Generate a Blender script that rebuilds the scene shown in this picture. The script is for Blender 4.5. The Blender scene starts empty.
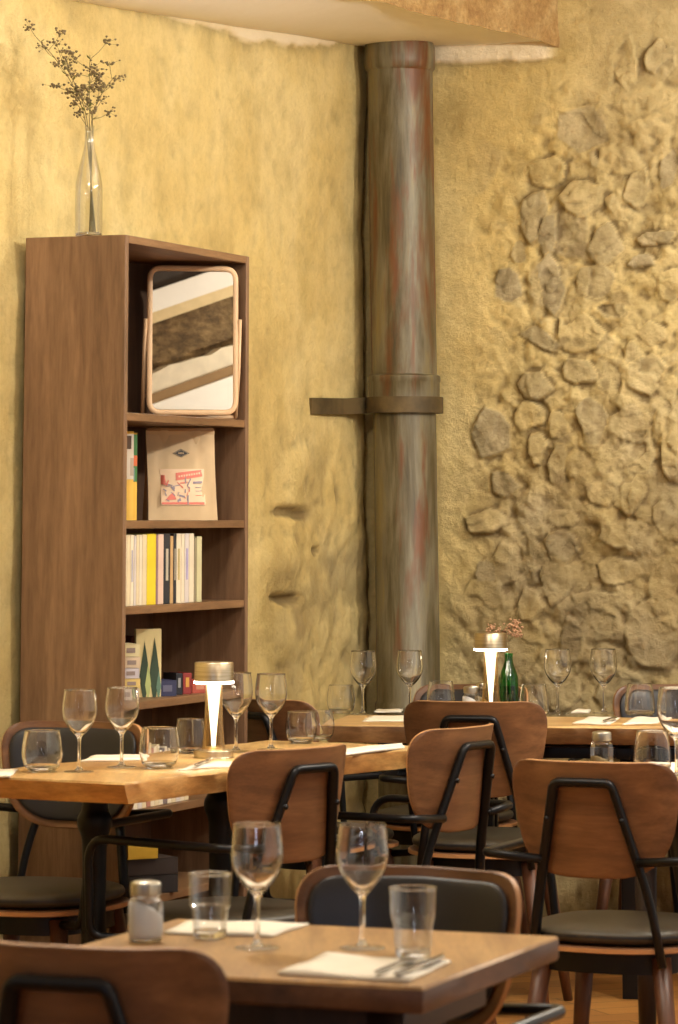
import bpy, math, random
import numpy as np
from math import sin, cos, pi, radians, sqrt
from mathutils import Vector, Matrix
random.seed(7)
rng = np.random.default_rng(11)
scn = bpy.context.scene
COL = scn.collection

# ------------------------------------------------------------------ camera
TH, FPX, EYE, HOR = radians(8), 3430.0, 1.32, 515.0
CY = HOR - FPX * math.tan(TH)
cam_d = bpy.data.cameras.new('camera'); cam = bpy.data.objects.new('camera', cam_d); COL.objects.link(cam)
cam.location = (0, 0, EYE); cam.rotation_euler = (pi / 2 + TH, 0, 0)
cam_d.sensor_fit = 'VERTICAL'; cam_d.sensor_height = 36; cam_d.lens = FPX / 1024 * 36
cam_d.shift_y = -(512 - CY) / 1024
cam_d.clip_start = .1; cam_d.clip_end = 60
cam_d.dof.use_dof = True; cam_d.dof.focus_distance = 9.9; cam_d.dof.aperture_fstop = 11
scn.camera = cam

def ray(px, py):
    u, v = px - 339, CY - py
    return Vector((u, FPX * cos(TH) - v * sin(TH), FPX * sin(TH) + v * cos(TH)))
def at(px, py, z):                      # point of the photograph on a horizontal plane
    d = ray(px, py); t = (z - EYE) / d.z
    return Vector((d.x * t, d.y * t, z))
def atY(px, py, Y):
    d = ray(px, py); t = Y / d.y
    return Vector((d.x * t, Y, EYE + d.z * t))

# the room's two directions: AX runs into depth to the right, BX to the left wall
ANG = radians(21.37)
AX = Vector((sin(ANG), cos(ANG), 0)); BX = Vector((-cos(ANG), sin(ANG), 0))

# ------------------------------------------------------------------ materials
def lin(c):
    return tuple(((x / 255) / 12.92 if x / 255 <= .04045 else ((x / 255 + .055) / 1.055) ** 2.4) for x in c)
def L(*c): return lin(c) + (1,)
def new_mat(name):
    m = bpy.data.materials.new(name); m.use_nodes = True
    nt = m.node_tree; nt.nodes.clear()
    out = nt.nodes.new('ShaderNodeOutputMaterial')
    return m, nt, out
def N(nt, t, **kw):
    n = nt.nodes.new(t)
    for k, v in kw.items():
        if k in n.inputs.keys() if isinstance(k, str) else False: n.inputs[k].default_value = v
        else: setattr(n, k, v)
    return n
def ramp(nt, fac, stops):
    r = nt.nodes.new('ShaderNodeValToRGB'); e = r.color_ramp.elements
    while len(e) < len(stops): e.new(.5)
    for i, (p, c) in enumerate(stops): e[i].position = p; e[i].color = c
    nt.links.new(fac, r.inputs[0]); return r.outputs[0]
def mix(nt, fac, a, b, bt='MIX'):
    m = nt.nodes.new('ShaderNodeMix'); m.data_type = 'RGBA'; m.blend_type = bt
    for s, i in ((fac, 0), (a, 6), (b, 7)):
        if hasattr(s, 'is_linked'): nt.links.new(s, m.inputs[i])
        else: m.inputs[i].default_value = s
    return m.outputs[2]
def noise(nt, vec, scale, detail=4, rough=.55, dist=0):
    n = nt.nodes.new('ShaderNodeTexNoise'); n.inputs['Scale'].default_value = scale
    n.inputs['Detail'].default_value = detail; n.inputs['Roughness'].default_value = rough; n.inputs['Distortion'].default_value = dist
    nt.links.new(vec, n.inputs['Vector']); return n.outputs[0]
def mapping(nt, scale=(1, 1, 1), rot=(0, 0, 0), loc=(0, 0, 0), kind='Object'):
    tc = nt.nodes.new('ShaderNodeTexCoord'); mp = nt.nodes.new('ShaderNodeMapping')
    mp.inputs['Scale'].default_value = scale; mp.inputs['Rotation'].default_value = rot; mp.inputs['Location'].default_value = loc
    nt.links.new(tc.outputs[kind], mp.inputs['Vector']); return mp.outputs[0]
def finish(nt, out, color=None, rough=.5, metal=0, bump=None, bdist=.002, bstr=.5, **kw):
    b = nt.nodes.new('ShaderNodeBsdfPrincipled')
    for s, k in ((color, 'Base Color'), (rough, 'Roughness'), (metal, 'Metallic')):
        if hasattr(s, 'is_linked'): nt.links.new(s, b.inputs[k])
        elif s is not None: b.inputs[k].default_value = s
    for k, v in kw.items(): b.inputs[k.replace('_', ' ')].default_value = v
    if bump is not None:
        bp = nt.nodes.new('ShaderNodeBump'); bp.inputs['Distance'].default_value = bdist; bp.inputs['Strength'].default_value = bstr
        nt.links.new(bump, bp.inputs['Height']); nt.links.new(bp.outputs[0], b.inputs['Normal'])
    nt.links.new(b.outputs[0], out.inputs[0]); return b
def plain(name, c, rough=.5, metal=0, var=.12, **kw):
    m, nt, out = new_mat(name); v = mapping(nt)
    n = noise(nt, v, 14, 3)
    c = L(*c); d = tuple(x * (1 - var) for x in c[:3]) + (1,)
    finish(nt, out, ramp(nt, n, [(.35, d), (.65, c)]), rough, metal, **kw); return m
def wood(name, dark, mid, light, scale, rough=.45, rot=(0, 0, 0), bump=.3, rings=6):
    # scale: small along the grain, large across it
    m, nt, out = new_mat(name)
    v = mapping(nt, scale, rot)
    n1 = noise(nt, v, 1.0, 5, .6, .6); n2 = noise(nt, v, rings, 6, .7, .3)
    v3 = mapping(nt, (scale[0] * 6, scale[1] * 6, scale[2] * 6), rot); n3 = noise(nt, v3, 3, 2, .6)
    c = ramp(nt, n1, [(.3, L(*dark)), (.5, L(*mid)), (.72, L(*light))])
    c2 = ramp(nt, n2, [(.34, (.62, .58, .55, 1)), (.6, (1, 1, 1, 1))])
    c3 = ramp(nt, n3, [(.3, (.82, .8, .78, 1)), (.6, (1, 1, 1, 1))])
    c = mix(nt, .8, c, c2, 'MULTIPLY'); c = mix(nt, .6, c, c3, 'MULTIPLY')
    finish(nt, out, c, rough, bump=n2, bdist=.001, bstr=bump); return m

M = {}
M['walnut_case'] = wood('walnut_case', (106, 78, 55), (130, 99, 72), (152, 118, 88), (9, 9, .9), .5)
M['walnut_shelf'] = wood('walnut_shelf', (106, 77, 50), (130, 96, 64), (152, 116, 80), (1.2, 9, 9), .45)
M['case_back'] = wood('case_back', (80, 58, 42), (98, 72, 52), (114, 86, 62), (9, 9, .9), .6)
M['chair_ply'] = wood('chair_ply', (92, 60, 38), (118, 80, 50), (144, 102, 66), (1.5, 9, 14), .38, rings=3)
M['ply_edge'] = plain('ply_edge', (186, 136, 88), .5)
M['rim_wood'] = wood('rim_wood', (104, 68, 46), (130, 88, 60), (152, 108, 76), (2, 9, 12), .4)
M['leg_wood'] = wood('leg_wood', (72, 42, 26), (96, 58, 36), (118, 76, 50), (12, 12, 1), .45)
M['table_light'] = wood('table_light', (184, 138, 84), (214, 172, 112), (232, 194, 134), (11, 1, 11), .36, rings=3)
M['table_edge'] = wood('table_edge', (150, 100, 52), (190, 138, 76), (222, 176, 108), (3, 3, 14), .55, bump=.8)
M['table_front'] = wood('table_front', (146, 108, 62), (178, 138, 84), (200, 160, 104), (11, 1, 11), .4, rings=3)
M['table_front_side'] = wood('table_front_side', (78, 52, 36), (104, 70, 46), (128, 90, 60), (9, 1.2, 14), .5, rings=4)
M['dark_leg'] = wood('dark_leg', (34, 22, 16), (46, 30, 22), (60, 40, 28), (12, 12, 1), .5)
M['black_metal'] = plain('black_metal', (26, 25, 27), .38, .6)
M['iron'] = plain('iron', (30, 28, 27), .5, .7)
M['leather'] = plain('leather', (35, 34, 38), .42)
M['seat_leather'] = plain('seat_leather', (66, 58, 44), .5)
M['chrome'] = plain('chrome', (205, 200, 190), .18, 1)
M['lid_metal'] = plain('lid_metal', (190, 184, 170), .32, 1)
M['cutlery'] = plain('cutlery', (190, 186, 178), .2, 1)
M['linen'] = plain('linen', (240, 232, 214), .85, var=.05)
M['salt'] = plain('salt', (238, 238, 240), .9, var=.05)
M['pepper'] = plain('pepper', (150, 130, 92), .9)
M['green_leaf'] = plain('green_leaf', (52, 70, 52), .7)
M['mirror_frame'] = plain('mirror_frame', (222, 184, 142), .5)
M['kraft'] = plain('kraft', (204, 176, 136), .75, var=.1)
M['kraft_fold'] = plain('kraft_fold', (172, 138, 102), .75, var=.1)
M['logo_black'] = plain('logo_black', (38, 34, 32), .6)
M['sticker'] = plain('sticker', (236, 204, 168), .6)
M['sticker_red'] = plain('sticker_red', (226, 122, 104), .6)
M['sticker_ink'] = plain('sticker_ink', (150, 138, 150), .6)
M['paper'] = plain('paper', (232, 218, 190), .8)
M['sprig'] = plain('sprig', (116, 106, 66), .8)
M['sprig_head'] = plain('sprig_head', (134, 116, 84), .85, var=.4)
M['sprig_leaf'] = plain('sprig_leaf', (122, 122, 56), .8)
M['dry_flower'] = plain('dry_flower', (206, 160, 124), .85, var=.3)

def lampmetal():
    m, nt, out = new_mat('brushed_gold')
    v = mapping(nt, (1, 1, 60)); n = noise(nt, v, 8, 3)
    c = ramp(nt, n, [(.3, L(178, 160, 130)), (.7, L(220, 206, 178))])
    finish(nt, out, c, .34, 1); return m
M['lamp_metal'] = lampmetal()
def emit(name, c, s):
    m, nt, out = new_mat(name); e = nt.nodes.new('ShaderNodeEmission')
    e.inputs[0].default_value = L(*c); e.inputs[1].default_value = s; nt.links.new(e.outputs[0], out.inputs[0]); return m
M['lamp_glow'] = emit('lamp_glow', (255, 240, 216), 14)
M['stem_highlight_glow'] = emit('stem_highlight_glow', (255, 240, 216), 3.2)  # glow standing in for the highlight on the metal stem
M['bulb'] = emit('bulb', (255, 214, 160), 30)
def glass(name, tint=(1, 1, 1), ior=1.45):
    m, nt, out = new_mat(name); g = nt.nodes.new('ShaderNodeBsdfGlass')
    g.inputs['Color'].default_value = tint + (1,); g.inputs['Roughness'].default_value = 0; g.inputs['IOR'].default_value = ior
    nt.links.new(g.outputs[0], out.inputs[0]); return m
def thin_glass(name, tint=(.95, .95, .94), boost=1.9, ior=1.5):
    m, nt, out = new_mat(name)
    t = nt.nodes.new('ShaderNodeBsdfTransparent'); t.inputs[0].default_value = tint + (1,)
    g = nt.nodes.new('ShaderNodeBsdfGlossy'); g.inputs['Roughness'].default_value = .02
    f = nt.nodes.new('ShaderNodeFresnel'); f.inputs[0].default_value = ior
    k = nt.nodes.new('ShaderNodeMath'); k.operation = 'MULTIPLY'; k.inputs[1].default_value = boost; k.use_clamp = True
    nt.links.new(f.outputs[0], k.inputs[0])
    cap = nt.nodes.new('ShaderNodeMath'); cap.operation = 'MINIMUM'; cap.inputs[1].default_value = .5; nt.links.new(k.outputs[0], cap.inputs[0]); k = cap
    x = nt.nodes.new('ShaderNodeMixShader'); nt.links.new(k.outputs[0], x.inputs[0]); nt.links.new(t.outputs[0], x.inputs[1]); nt.links.new(g.outputs[0], x.inputs[2])
    nt.links.new(x.outputs[0], out.inputs[0]); return m
M['glass'] = glass('glass'); M['thin_glass'] = thin_glass('thin_glass')
M['green_glass'] = thin_glass('green_glass', (.10, .55, .20), 1.6)
def mirror_mat():
    m, nt, out = new_mat('mirror_glass'); g = nt.nodes.new('ShaderNodeBsdfGlossy')
    g.inputs[0].default_value = (.9, .9, .88, 1); g.inputs['Roughness'].default_value = .004
    nt.links.new(g.outputs[0], out.inputs[0]); return m
M['mirror'] = mirror_mat()

def wall_mat(name, loc=(0, 0, 0)):
    m, nt, out = new_mat(name)
    v = mapping(nt, loc=loc)
    big = noise(nt, v, 1.3, 5, .6, .4); med = noise(nt, v, 6, 6, .65); fine = noise(nt, v, 60, 6, .75)
    ochre = ramp(nt, big, [(.28, L(194, 168, 106)), (.44, L(222, 196, 128)), (.6, L(232, 210, 148)), (.75, L(216, 192, 136))])
    ochre = mix(nt, .7, ochre, ramp(nt, med, [(.3, (.76, .73, .63, 1)), (.5, (1, 1, 1, 1)), (.7, (1.06, 1.05, 1.0, 1))]), 'MULTIPLY')
    vs = mapping(nt, (5, 5, 1.6), loc=(3, 1, 0)); streak = noise(nt, vs, 1.5, 4, .6)
    ochre = mix(nt, .3, ochre, ramp(nt, streak, [(.35, (.80, .77, .68, 1)), (.6, (1, 1, 1, 1))]), 'MULTIPLY')
    stone = ramp(nt, med, [(.3, L(118, 106, 82)), (.5, L(158, 145, 116)), (.68, L(194, 180, 148))])
    at_s = nt.nodes.new('ShaderNodeAttribute'); at_s.attribute_name = 'stone'
    at_l = nt.nodes.new('ShaderNodeAttribute'); at_l.attribute_name = 'lime'
    at_c = nt.nodes.new('ShaderNodeAttribute'); at_c.attribute_name = 'shade_brown'
    c = mix(nt, at_s.outputs['Fac'], ochre, stone)
    c = mix(nt, .5, c, ramp(nt, fine, [(.3, (.78, .75, .7, 1)), (.55, (1, 1, 1, 1))]), 'MULTIPLY')
    c = mix(nt, at_c.outputs['Fac'], c, L(104, 82, 50))  # shade painted brown in hollows and corner, plus browner tone low down
    c = mix(nt, at_l.outputs['Fac'], c, L(244, 226, 190))
    add = nt.nodes.new('ShaderNodeMath'); add.operation = 'ADD'
    nt.links.new(fine, add.inputs[0]); nt.links.new(med, add.inputs[1])
    finish(nt, out, c, .85, bump=add.outputs[0], bdist=.012, bstr=.75); return m
M['plaster'] = wall_mat('ochre_plaster')
def ceil_mat():
    m, nt, out = new_mat('ceiling_paint'); v = mapping(nt)
    n = noise(nt, v, 3, 4); f = noise(nt, v, 30, 4)
    finish(nt, out, ramp(nt, n, [(.3, L(244, 238, 224)), (.7, L(252, 248, 238))]), .9, bump=f, bdist=.003, bstr=.3); return m
M['ceiling'] = ceil_mat()
def rough_mat():
    m, nt, out = new_mat('rough_render'); v = mapping(nt)
    n = noise(nt, v, 9, 6, .7); f = noise(nt, v, 60, 5, .7)
    c = ramp(nt, n, [(.3, L(158, 116, 66)), (.5, L(196, 158, 100)), (.7, L(218, 186, 130))])
    c = mix(nt, .6, c, ramp(nt, f, [(.35, (.6, .55, .5, 1)), (.6, (1, 1, 1, 1))]), 'MULTIPLY')
    finish(nt, out, c, .95, bump=f, bdist=.02, bstr=.9); return m
M['rough'] = rough_mat()
def stone_mat():
    m, nt, out = new_mat('dark_stone'); v = mapping(nt, (1, 1, 1.6))
    vo = nt.nodes.new('ShaderNodeTexVoronoi'); vo.inputs['Scale'].default_value = 7; nt.links.new(v, vo.inputs['Vector'])
    n = noise(nt, v, 12, 6, .7)
    c = ramp(nt, n, [(.32, L(84, 66, 44)), (.5, L(138, 112, 76)), (.7, L(182, 152, 106))])
    c = mix(nt, .6, c, ramp(nt, vo.outputs['Distance'], [(.1, (1, 1, 1, 1)), (.55, (.5, .48, .45, 1))]), 'MULTIPLY')
    finish(nt, out, c, .9, bump=n, bdist=.03, bstr=1); return m
M['stone'] = stone_mat()
def floor_mat():
    m, nt, out = new_mat('floor_boards'); v = mapping(nt, rot=(0, 0, radians(-22)))
    b = nt.nodes.new('ShaderNodeTexBrick'); b.offset = .4
    for k, x in (('Scale', 1), ('Mortar Size', .002), ('Brick Width', 1.4), ('Row Height', .11)): b.inputs[k].default_value = x
    b.inputs['Color1'].default_value = L(178, 124, 62); b.inputs['Color2'].default_value = L(148, 98, 48); b.inputs['Mortar'].default_value = L(50, 32, 18)
    nt.links.new(v, b.inputs['Vector'])
    v2 = mapping(nt, (1.5, 22, 1), (0, 0, radians(-22))); n = noise(nt, v2, 2, 5, .6)
    c = mix(nt, .7, b.outputs[0], ramp(nt, n, [(.3, (.66, .62, .56, 1)), (.6, (1, 1, 1, 1))]), 'MULTIPLY')
    finish(nt, out, c, .42, bump=n, bdist=.002, bstr=.3); return m
M['floor'] = floor_mat()
def pipe_mat():
    m, nt, out = new_mat('worn_pipe_paint'); v = mapping(nt, (7, 7, .9))
    n = noise(nt, v, 2.2, 6, .65, .4); r = noise(nt, mapping(nt, (9, 9, 1.3), loc=(4.2, 2, 1)), 1.3, 5, .6, .3)
    f = noise(nt, mapping(nt, (30, 30, 4)), 2, 4)
    c = ramp(nt, n, [(.28, L(54, 47, 32)), (.42, L(94, 83, 56)), (.55, L(120, 112, 90)), (.68, L(136, 121, 80)), (.8, L(98, 82, 46))])
    rust = ramp(nt, r, [(.50, (0, 0, 0, 1)), (.60, (1, 1, 1, 1))])
    c = mix(nt, rust, c, L(112, 70, 38))
    c = mix(nt, .5, c, ramp(nt, f, [(.3, (.62, .6, .56, 1)), (.58, (1, 1, 1, 1))]), 'MULTIPLY')
    finish(nt, out, c, .46, .12, bump=f, bdist=.002, bstr=.5); return m
M['pipe'] = pipe_mat()
M['strap'] = plain('strap', (110, 92, 60), .6, .3, var=.5)
BC = {}
def book_mat(c):
    if c not in BC:
        BC[c] = plain('book_%d_%d_%d' % c, c, .65, var=.14)
    return BC[c]

# ------------------------------------------------------------------ mesh helpers
def obj(name, vf, mat, parent=None, smooth=True, loc=None, mats=None, fm=None, sharp=None):
    verts, faces = vf[0], vf[1]
    me = bpy.data.meshes.new(name); me.from_pydata([tuple(v) for v in verts], [], [tuple(f) for f in faces])
    me.materials.append(mat)
    for x in (mats or []): me.materials.append(x)
    idx = vf[2] if len(vf) > 2 else fm
    if idx is not None:
        for p, i in zip(me.polygons, idx): p.material_index = i
    if smooth: me.polygons.foreach_set('use_smooth', [True] * len(me.polygons))
    if sharp is not None:
        me.set_sharp_from_angle(angle=radians(sharp))
    me.update()
    o = bpy.data.objects.new(name, me); COL.objects.link(o)
    if parent: o.parent = parent
    if loc is not None: o.location = loc
    return o
def tag(o, label=None, cat=None, group=None, kind=None):
    if label: o['label'] = label
    if cat: o['category'] = cat
    if group: o['group'] = group
    if kind: o['kind'] = kind
    return o
def thing(name, label, cat, loc=(0, 0, 0), rz=0, group=None, scale=1):
    o = bpy.data.objects.new(name, None); COL.objects.link(o); o.empty_display_size = .1
    o.location = Vector(loc) + Vector((0, 0, .0004 if cat in ('book', 'bag') else 0)); o.rotation_euler = (0, 0, rz); o.scale = (scale,) * 3
    return tag(o, label, cat, group)
def copy_tree(o, parent=None):
    c = o.copy(); COL.objects.link(c)
    if parent: c.parent = parent
    for ch in o.children: copy_tree(ch, c)
    return c
def join(*parts):
    V, F, I = [], [], []
    for p in parts:
        n = len(V); V += [tuple(v) for v in p[0]]; F += [tuple(i + n for i in f) for f in p[1]]
        I += list(p[2]) if len(p) > 2 else [0] * len(p[1])
    return V, F, I
def xf(p, mtx):
    return [tuple(mtx @ Vector(v)) for v in p[0]], p[1], (p[2] if len(p) > 2 else [0] * len(p[1]))
def box(sx, sy, sz, c=(0, 0, 0), bev=.003, seg=2):
    import bmesh
    bm = bmesh.new(); bmesh.ops.create_cube(bm, size=1)
    for v in bm.verts: v.co = Vector((v.co.x * sx + c[0], v.co.y * sy + c[1], v.co.z * sz + c[2]))
    if bev: bmesh.ops.bevel(bm, geom=bm.edges[:], offset=min(bev, sx * .45, sy * .45, sz * .45), segments=seg, profile=.6, affect='EDGES')
    bm.verts.index_update()
    r = [tuple(v.co) for v in bm.verts], [tuple(v.index for v in f.verts) for f in bm.faces]
    bm.free(); return r
def lathe(prof, n=32, cap=True):
    V, F = [], []
    m = len(prof)
    for r, z in prof:
        for k in range(n):
            a = 2 * pi * k / n; V.append((r * cos(a), r * sin(a), z))
    for i in range(m - 1):
        for k in range(n):
            F.append((i * n + k, i * n + (k + 1) % n, (i + 1) * n + (k + 1) % n, (i + 1) * n + k))
    if cap:
        if prof[0][0] > 1e-6: F.append(tuple(reversed(range(n))))
        if prof[-1][0] > 1e-6: F.append(tuple((m - 1) * n + k for k in range(n)))
    return V, F
def smooth_prof(pts, k=6):
    out = []
    P = [pts[0]] + list(pts) + [pts[-1]]
    for i in range(1, len(P) - 2):
        p0, p1, p2, p3 = P[i - 1], P[i], P[i + 1], P[i + 2]
        for j in range(k):
            t = j / k
            out.append(tuple(.5 * (2 * p1[d] + (p2[d] - p0[d]) * t + (2 * p0[d] - 5 * p1[d] + 4 * p2[d] - p3[d]) * t * t + (3 * p1[d] - p0[d] - 3 * p2[d] + p3[d]) * t ** 3) for d in (0, 1)))
    out.append(pts[-1]); return [(max(r, 0), z) for r, z in out]
def fillet(pts, rad, k=6, closed=False):
    P = [Vector(p) for p in pts]; out = [] if closed else [P[0]]
    n = len(P)
    for i in (range(n) if closed else range(1, n - 1)):
        a, b, c = P[i - 1], P[i], P[(i + 1) % n]
        r = rad[i] if isinstance(rad, (list, tuple)) else rad
        u, w = (a - b), (c - b); r = min(r, u.length * .48, w.length * .48)
        p, q = b + u.normalized() * r, b + w.normalized() * r
        for j in range(k + 1):
            t = j / k; out.append(p * (1 - t) ** 2 + b * 2 * t * (1 - t) + q * t * t)
    if not closed: out.append(P[-1])
    return out
def tube(pts, r, n=8, closed=False, flat=1):
    P = [Vector(p) for p in pts]; m = len(P); V, F = [], []
    ref = Vector((0, 0, 1)); prev = None
    for i in range(m):
        if closed: d = P[(i + 1) % m] - P[i - 1]
        else: d = P[min(i + 1, m - 1)] - P[max(i - 1, 0)]
        d.normalize()
        if prev is None:
            s = d.cross(ref); s = s if s.length > .05 else d.cross(Vector((1, 0, 0)))
        else: s = prev - d * prev.dot(d)
        s.normalize(); prev = s; t = d.cross(s)
        rr = r[i] if isinstance(r, (list, tuple)) else r
        for k in range(n):
            a = 2 * pi * k / n; V.append(P[i] + s * (cos(a) * rr) + t * (sin(a) * rr * flat))
    for i in range(m if closed else m - 1):
        for k in range(n):
            j = (i + 1) % m; F.append((i * n + k, i * n + (k + 1) % n, j * n + (k + 1) % n, j * n + k))
    if not closed: F.append(tuple(reversed(range(n)))); F.append(tuple((m - 1) * n + k for k in range(n)))
    return V, F
RINGS = [1.0, .985, .94, .85, .7, .5, .28]
def shell(outline, fn, th, puff=0, rings=RINGS):
    """closed sheet: outline of (a,b) scaled inwards in rings; fn(a,b,offset)->point; th thickness. Edge faces get material 1."""
    n = len(outline); ca = sum(p[0] for p in outline) / n; cb = sum(p[1] for p in outline) / n
    V, F, I = [], [], []
    for side in (1, -1):
        for f in rings:
            t = th / 2 * (1 if not puff else (1 - f ** puff) ** .5 * .86 + .14)
            if not puff and f > .99: t = th / 2 * .7
            for a, b in outline:
                V.append(tuple(fn(ca + (a - ca) * f, cb + (b - cb) * f, side * t)))
        V.append(tuple(fn(ca, cb, side * th / 2)))
    R = len(rings); off = R * n + 1
    for s in (0, 1):
        o = s * off
        for i in range(R - 1):
            for k in range(n):
                q = (o + i * n + k, o + i * n + (k + 1) % n, o + (i + 1) * n + (k + 1) % n, o + (i + 1) * n + k)
                F.append(q if s == 0 else q[::-1]); I.append(0)
        for k in range(n):
            q = (o + (R - 1) * n + k, o + (R - 1) * n + (k + 1) % n, o + R * n)
            F.append(q if s == 0 else q[::-1]); I.append(0)
    for k in range(n):
        F.append((off + k, off + (k + 1) % n, (k + 1) % n, k)); I.append(1)
    return V, F, I
def superell(a, b, n=2.6, k=48, c=(0, 0)):
    o = []
    for i in range(k):
        t = 2 * pi * i / k; x, y = cos(t), sin(t)
        o.append((c[0] + a * math.copysign(abs(x) ** (2 / n), x), c[1] + b * math.copysign(abs(y) ** (2 / n), y)))
    return o
def outline2d(pts, rad, k=7):
    return [(p.x, p.y) for p in fillet([(x, y, 0) for x, y in pts], rad, k, True)]
def dense(o, step=.02):
    out = []
    for i in range(len(o)):
        a, b = o[i], o[(i + 1) % len(o)]; d = math.dist(a, b); m = max(1, int(d / step))
        for j in range(m): out.append((a[0] + (b[0] - a[0]) * j / m, a[1] + (b[1] - a[1]) * j / m))
    return out

# ------------------------------------------------------------------ value noise (numpy)
def vnoise(x, y, seed=0):
    g = np.random.default_rng(seed).random((64, 64))
    xi = np.floor(x).astype(int); yi = np.floor(y).astype(int); fx = x - xi; fy = y - yi
    fx = fx * fx * (3 - 2 * fx); fy = fy * fy * (3 - 2 * fy)
    q = lambda i, j: g[(xi + i) % 64, (yi + j) % 64]
    return (q(0, 0) * (1 - fx) + q(1, 0) * fx) * (1 - fy) + (q(0, 1) * (1 - fx) + q(1, 1) * fx) * fy
def fbm(x, y, f, o=4, seed=0):
    s = np.zeros_like(x); a = 1; t = 0
    for i in range(o):
        s += a * (vnoise(x * f, y * f, seed + i) - .5); t += a; a *= .5; f *= 2.03
    return s / t * 2
def sstep(a, b, x):
    t = np.clip((x - a) / (b - a), 0, 1); return t * t * (3 - 2 * t)

# ------------------------------------------------------------------ room shell
FL = Vector((-.536, 8.607, 0))                   # front left foot of the bookcase
PL = FL + BX * .31                               # a point of the left wall
CORNER = Vector((.0738, 11.0161, 0)) + AX * .10
def wall_uv_left(px, py):
    d = ray(px, py); t = (PL - Vector((0, 0, EYE))).dot(BX) / d.dot(BX); p = d * t + Vector((0, 0, EYE))
    return (p - CORNER).dot(AX), p.z
def wall_uv_back(px, py):
    d = ray(px, py); t = (CORNER - Vector((0, 0, EYE))).dot(AX) / d.dot(AX); p = d * t + Vector((0, 0, EYE))
    return -(p - CORNER).dot(BX), p.z
def build_wall(name, us, zs, hf, origin, udir, ndir):
    U, Z = np.meshgrid(us, zs); h, stone, lime, cav = hf(U, Z)
    X = origin.x + udir.x * U + ndir.x * h; Y = origin.y + udir.y * U + ndir.y * h
    V = np.stack([X, Y, Z], -1).reshape(-1, 3); nu, nz = len(us), len(zs)
    i = np.arange(nz - 1)[:, None] * nu + np.arange(nu - 1)[None]
    F = np.stack([i, i + 1, i + 1 + nu, i + nu], -1).reshape(-1, 4)
    def blur(a, k):
        for ax in (0, 1):
            c = np.cumsum(np.pad(a, [(k + 1, k) if i == ax else (0, 0) for i in (0, 1)], mode='edge'), axis=ax); n_ = a.shape[ax]
            a = (np.take(c, range(2 * k + 1, 2 * k + 1 + n_), axis=ax) - np.take(c, range(n_), axis=ax)) / (2 * k + 1)
        return a
    cav = np.maximum(cav, np.clip((blur(h, 4) - h) / .010, 0, .75)); cav = np.maximum(cav, np.clip((blur(h, 9) - h) / .03, 0, .5))  # hollows of the relief get painted shade
    o = obj(name, (V.tolist(), F.tolist()), M['plaster']); me = o.data
    for nm, a in (('stone', stone), ('lime', lime), ('shade_brown', cav)):
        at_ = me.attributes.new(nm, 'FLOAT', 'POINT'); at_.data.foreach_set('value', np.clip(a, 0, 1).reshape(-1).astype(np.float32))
    return tag(o, kind='structure')
STONES = [(579,131,48,45,1.2,0),(545,173,38,29,.8,10),(582,200,48,32,.8,-10),(535,215,29,48,.8,0),(551,237,17,42,1,5),(606,245,32,36,.9,30),(656,238,42,12,1.1,-8),
 (640,262,29,13,.8,-5),(597,281,38,34,.9,20),(552,286,26,51,.7,-8),(579,333,44,36,1.0,0),(541,339,42,17,1.6,28),(634,353,18,27,1.2,-15),(614,310,26,13,.7,0),
 (508,286,26,32,.4,0),(669,286,22,32,.5,0),(535,385,34,32,1.3,0),(529,417,32,27,1.3,0),(494,434,42,40,.7,0),(536,450,17,28,.9,0),(557,425,21,28,.7,0),(503,485,26,24,1.0,35),
 (486,520,42,22,1.0,8),(557,466,20,42,.8,0),(591,420,25,42,.6,0),(628,424,36,35,.7,0),(672,448,20,63,1.3,0),(605,494,32,28,1.0,0),(631,497,25,35,.9,20),(563,517,28,18,1.1,0),
 (615,536,28,21,.9,0),(619,568,42,25,.7,0),(503,564,32,40,1.0,35),(486,600,38,40,1.0,0),(565,547,32,28,.9,0),(536,556,14,36,.9,0),(556,580,26,42,1.0,0),(598,600,50,20,1.2,-4),
 (654,634,55,58,1.1,0),(665,583,32,34,.8,0),(524,641,40,54,.9,0),(598,627,40,28,.6,0),(647,374,36,38,1.0,30),(608,378,22,36,1.0,-25),(580,371,32,24,1.0,15),(572,640,20,40,.6,0),
 (530,604,22,30,1.1,0),(484,570,20,24,.7,0),(652,330,26,22,.6,0),(668,385,20,26,.7,0),(664,520,22,30,.6,0),(640,458,30,24,.6,0),(520,252,16,22,.4,0),(560,690,40,40,.8,0),(620,690,50,46,.9,0),
 (660,60,30,40,.5,0),(625,60,24,50,.4,0),(636,190,26,34,.5,0),(668,170,18,40,.5,0),(612,205,14,18,.7,0),(596,160,12,16,.6,0)]
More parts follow.
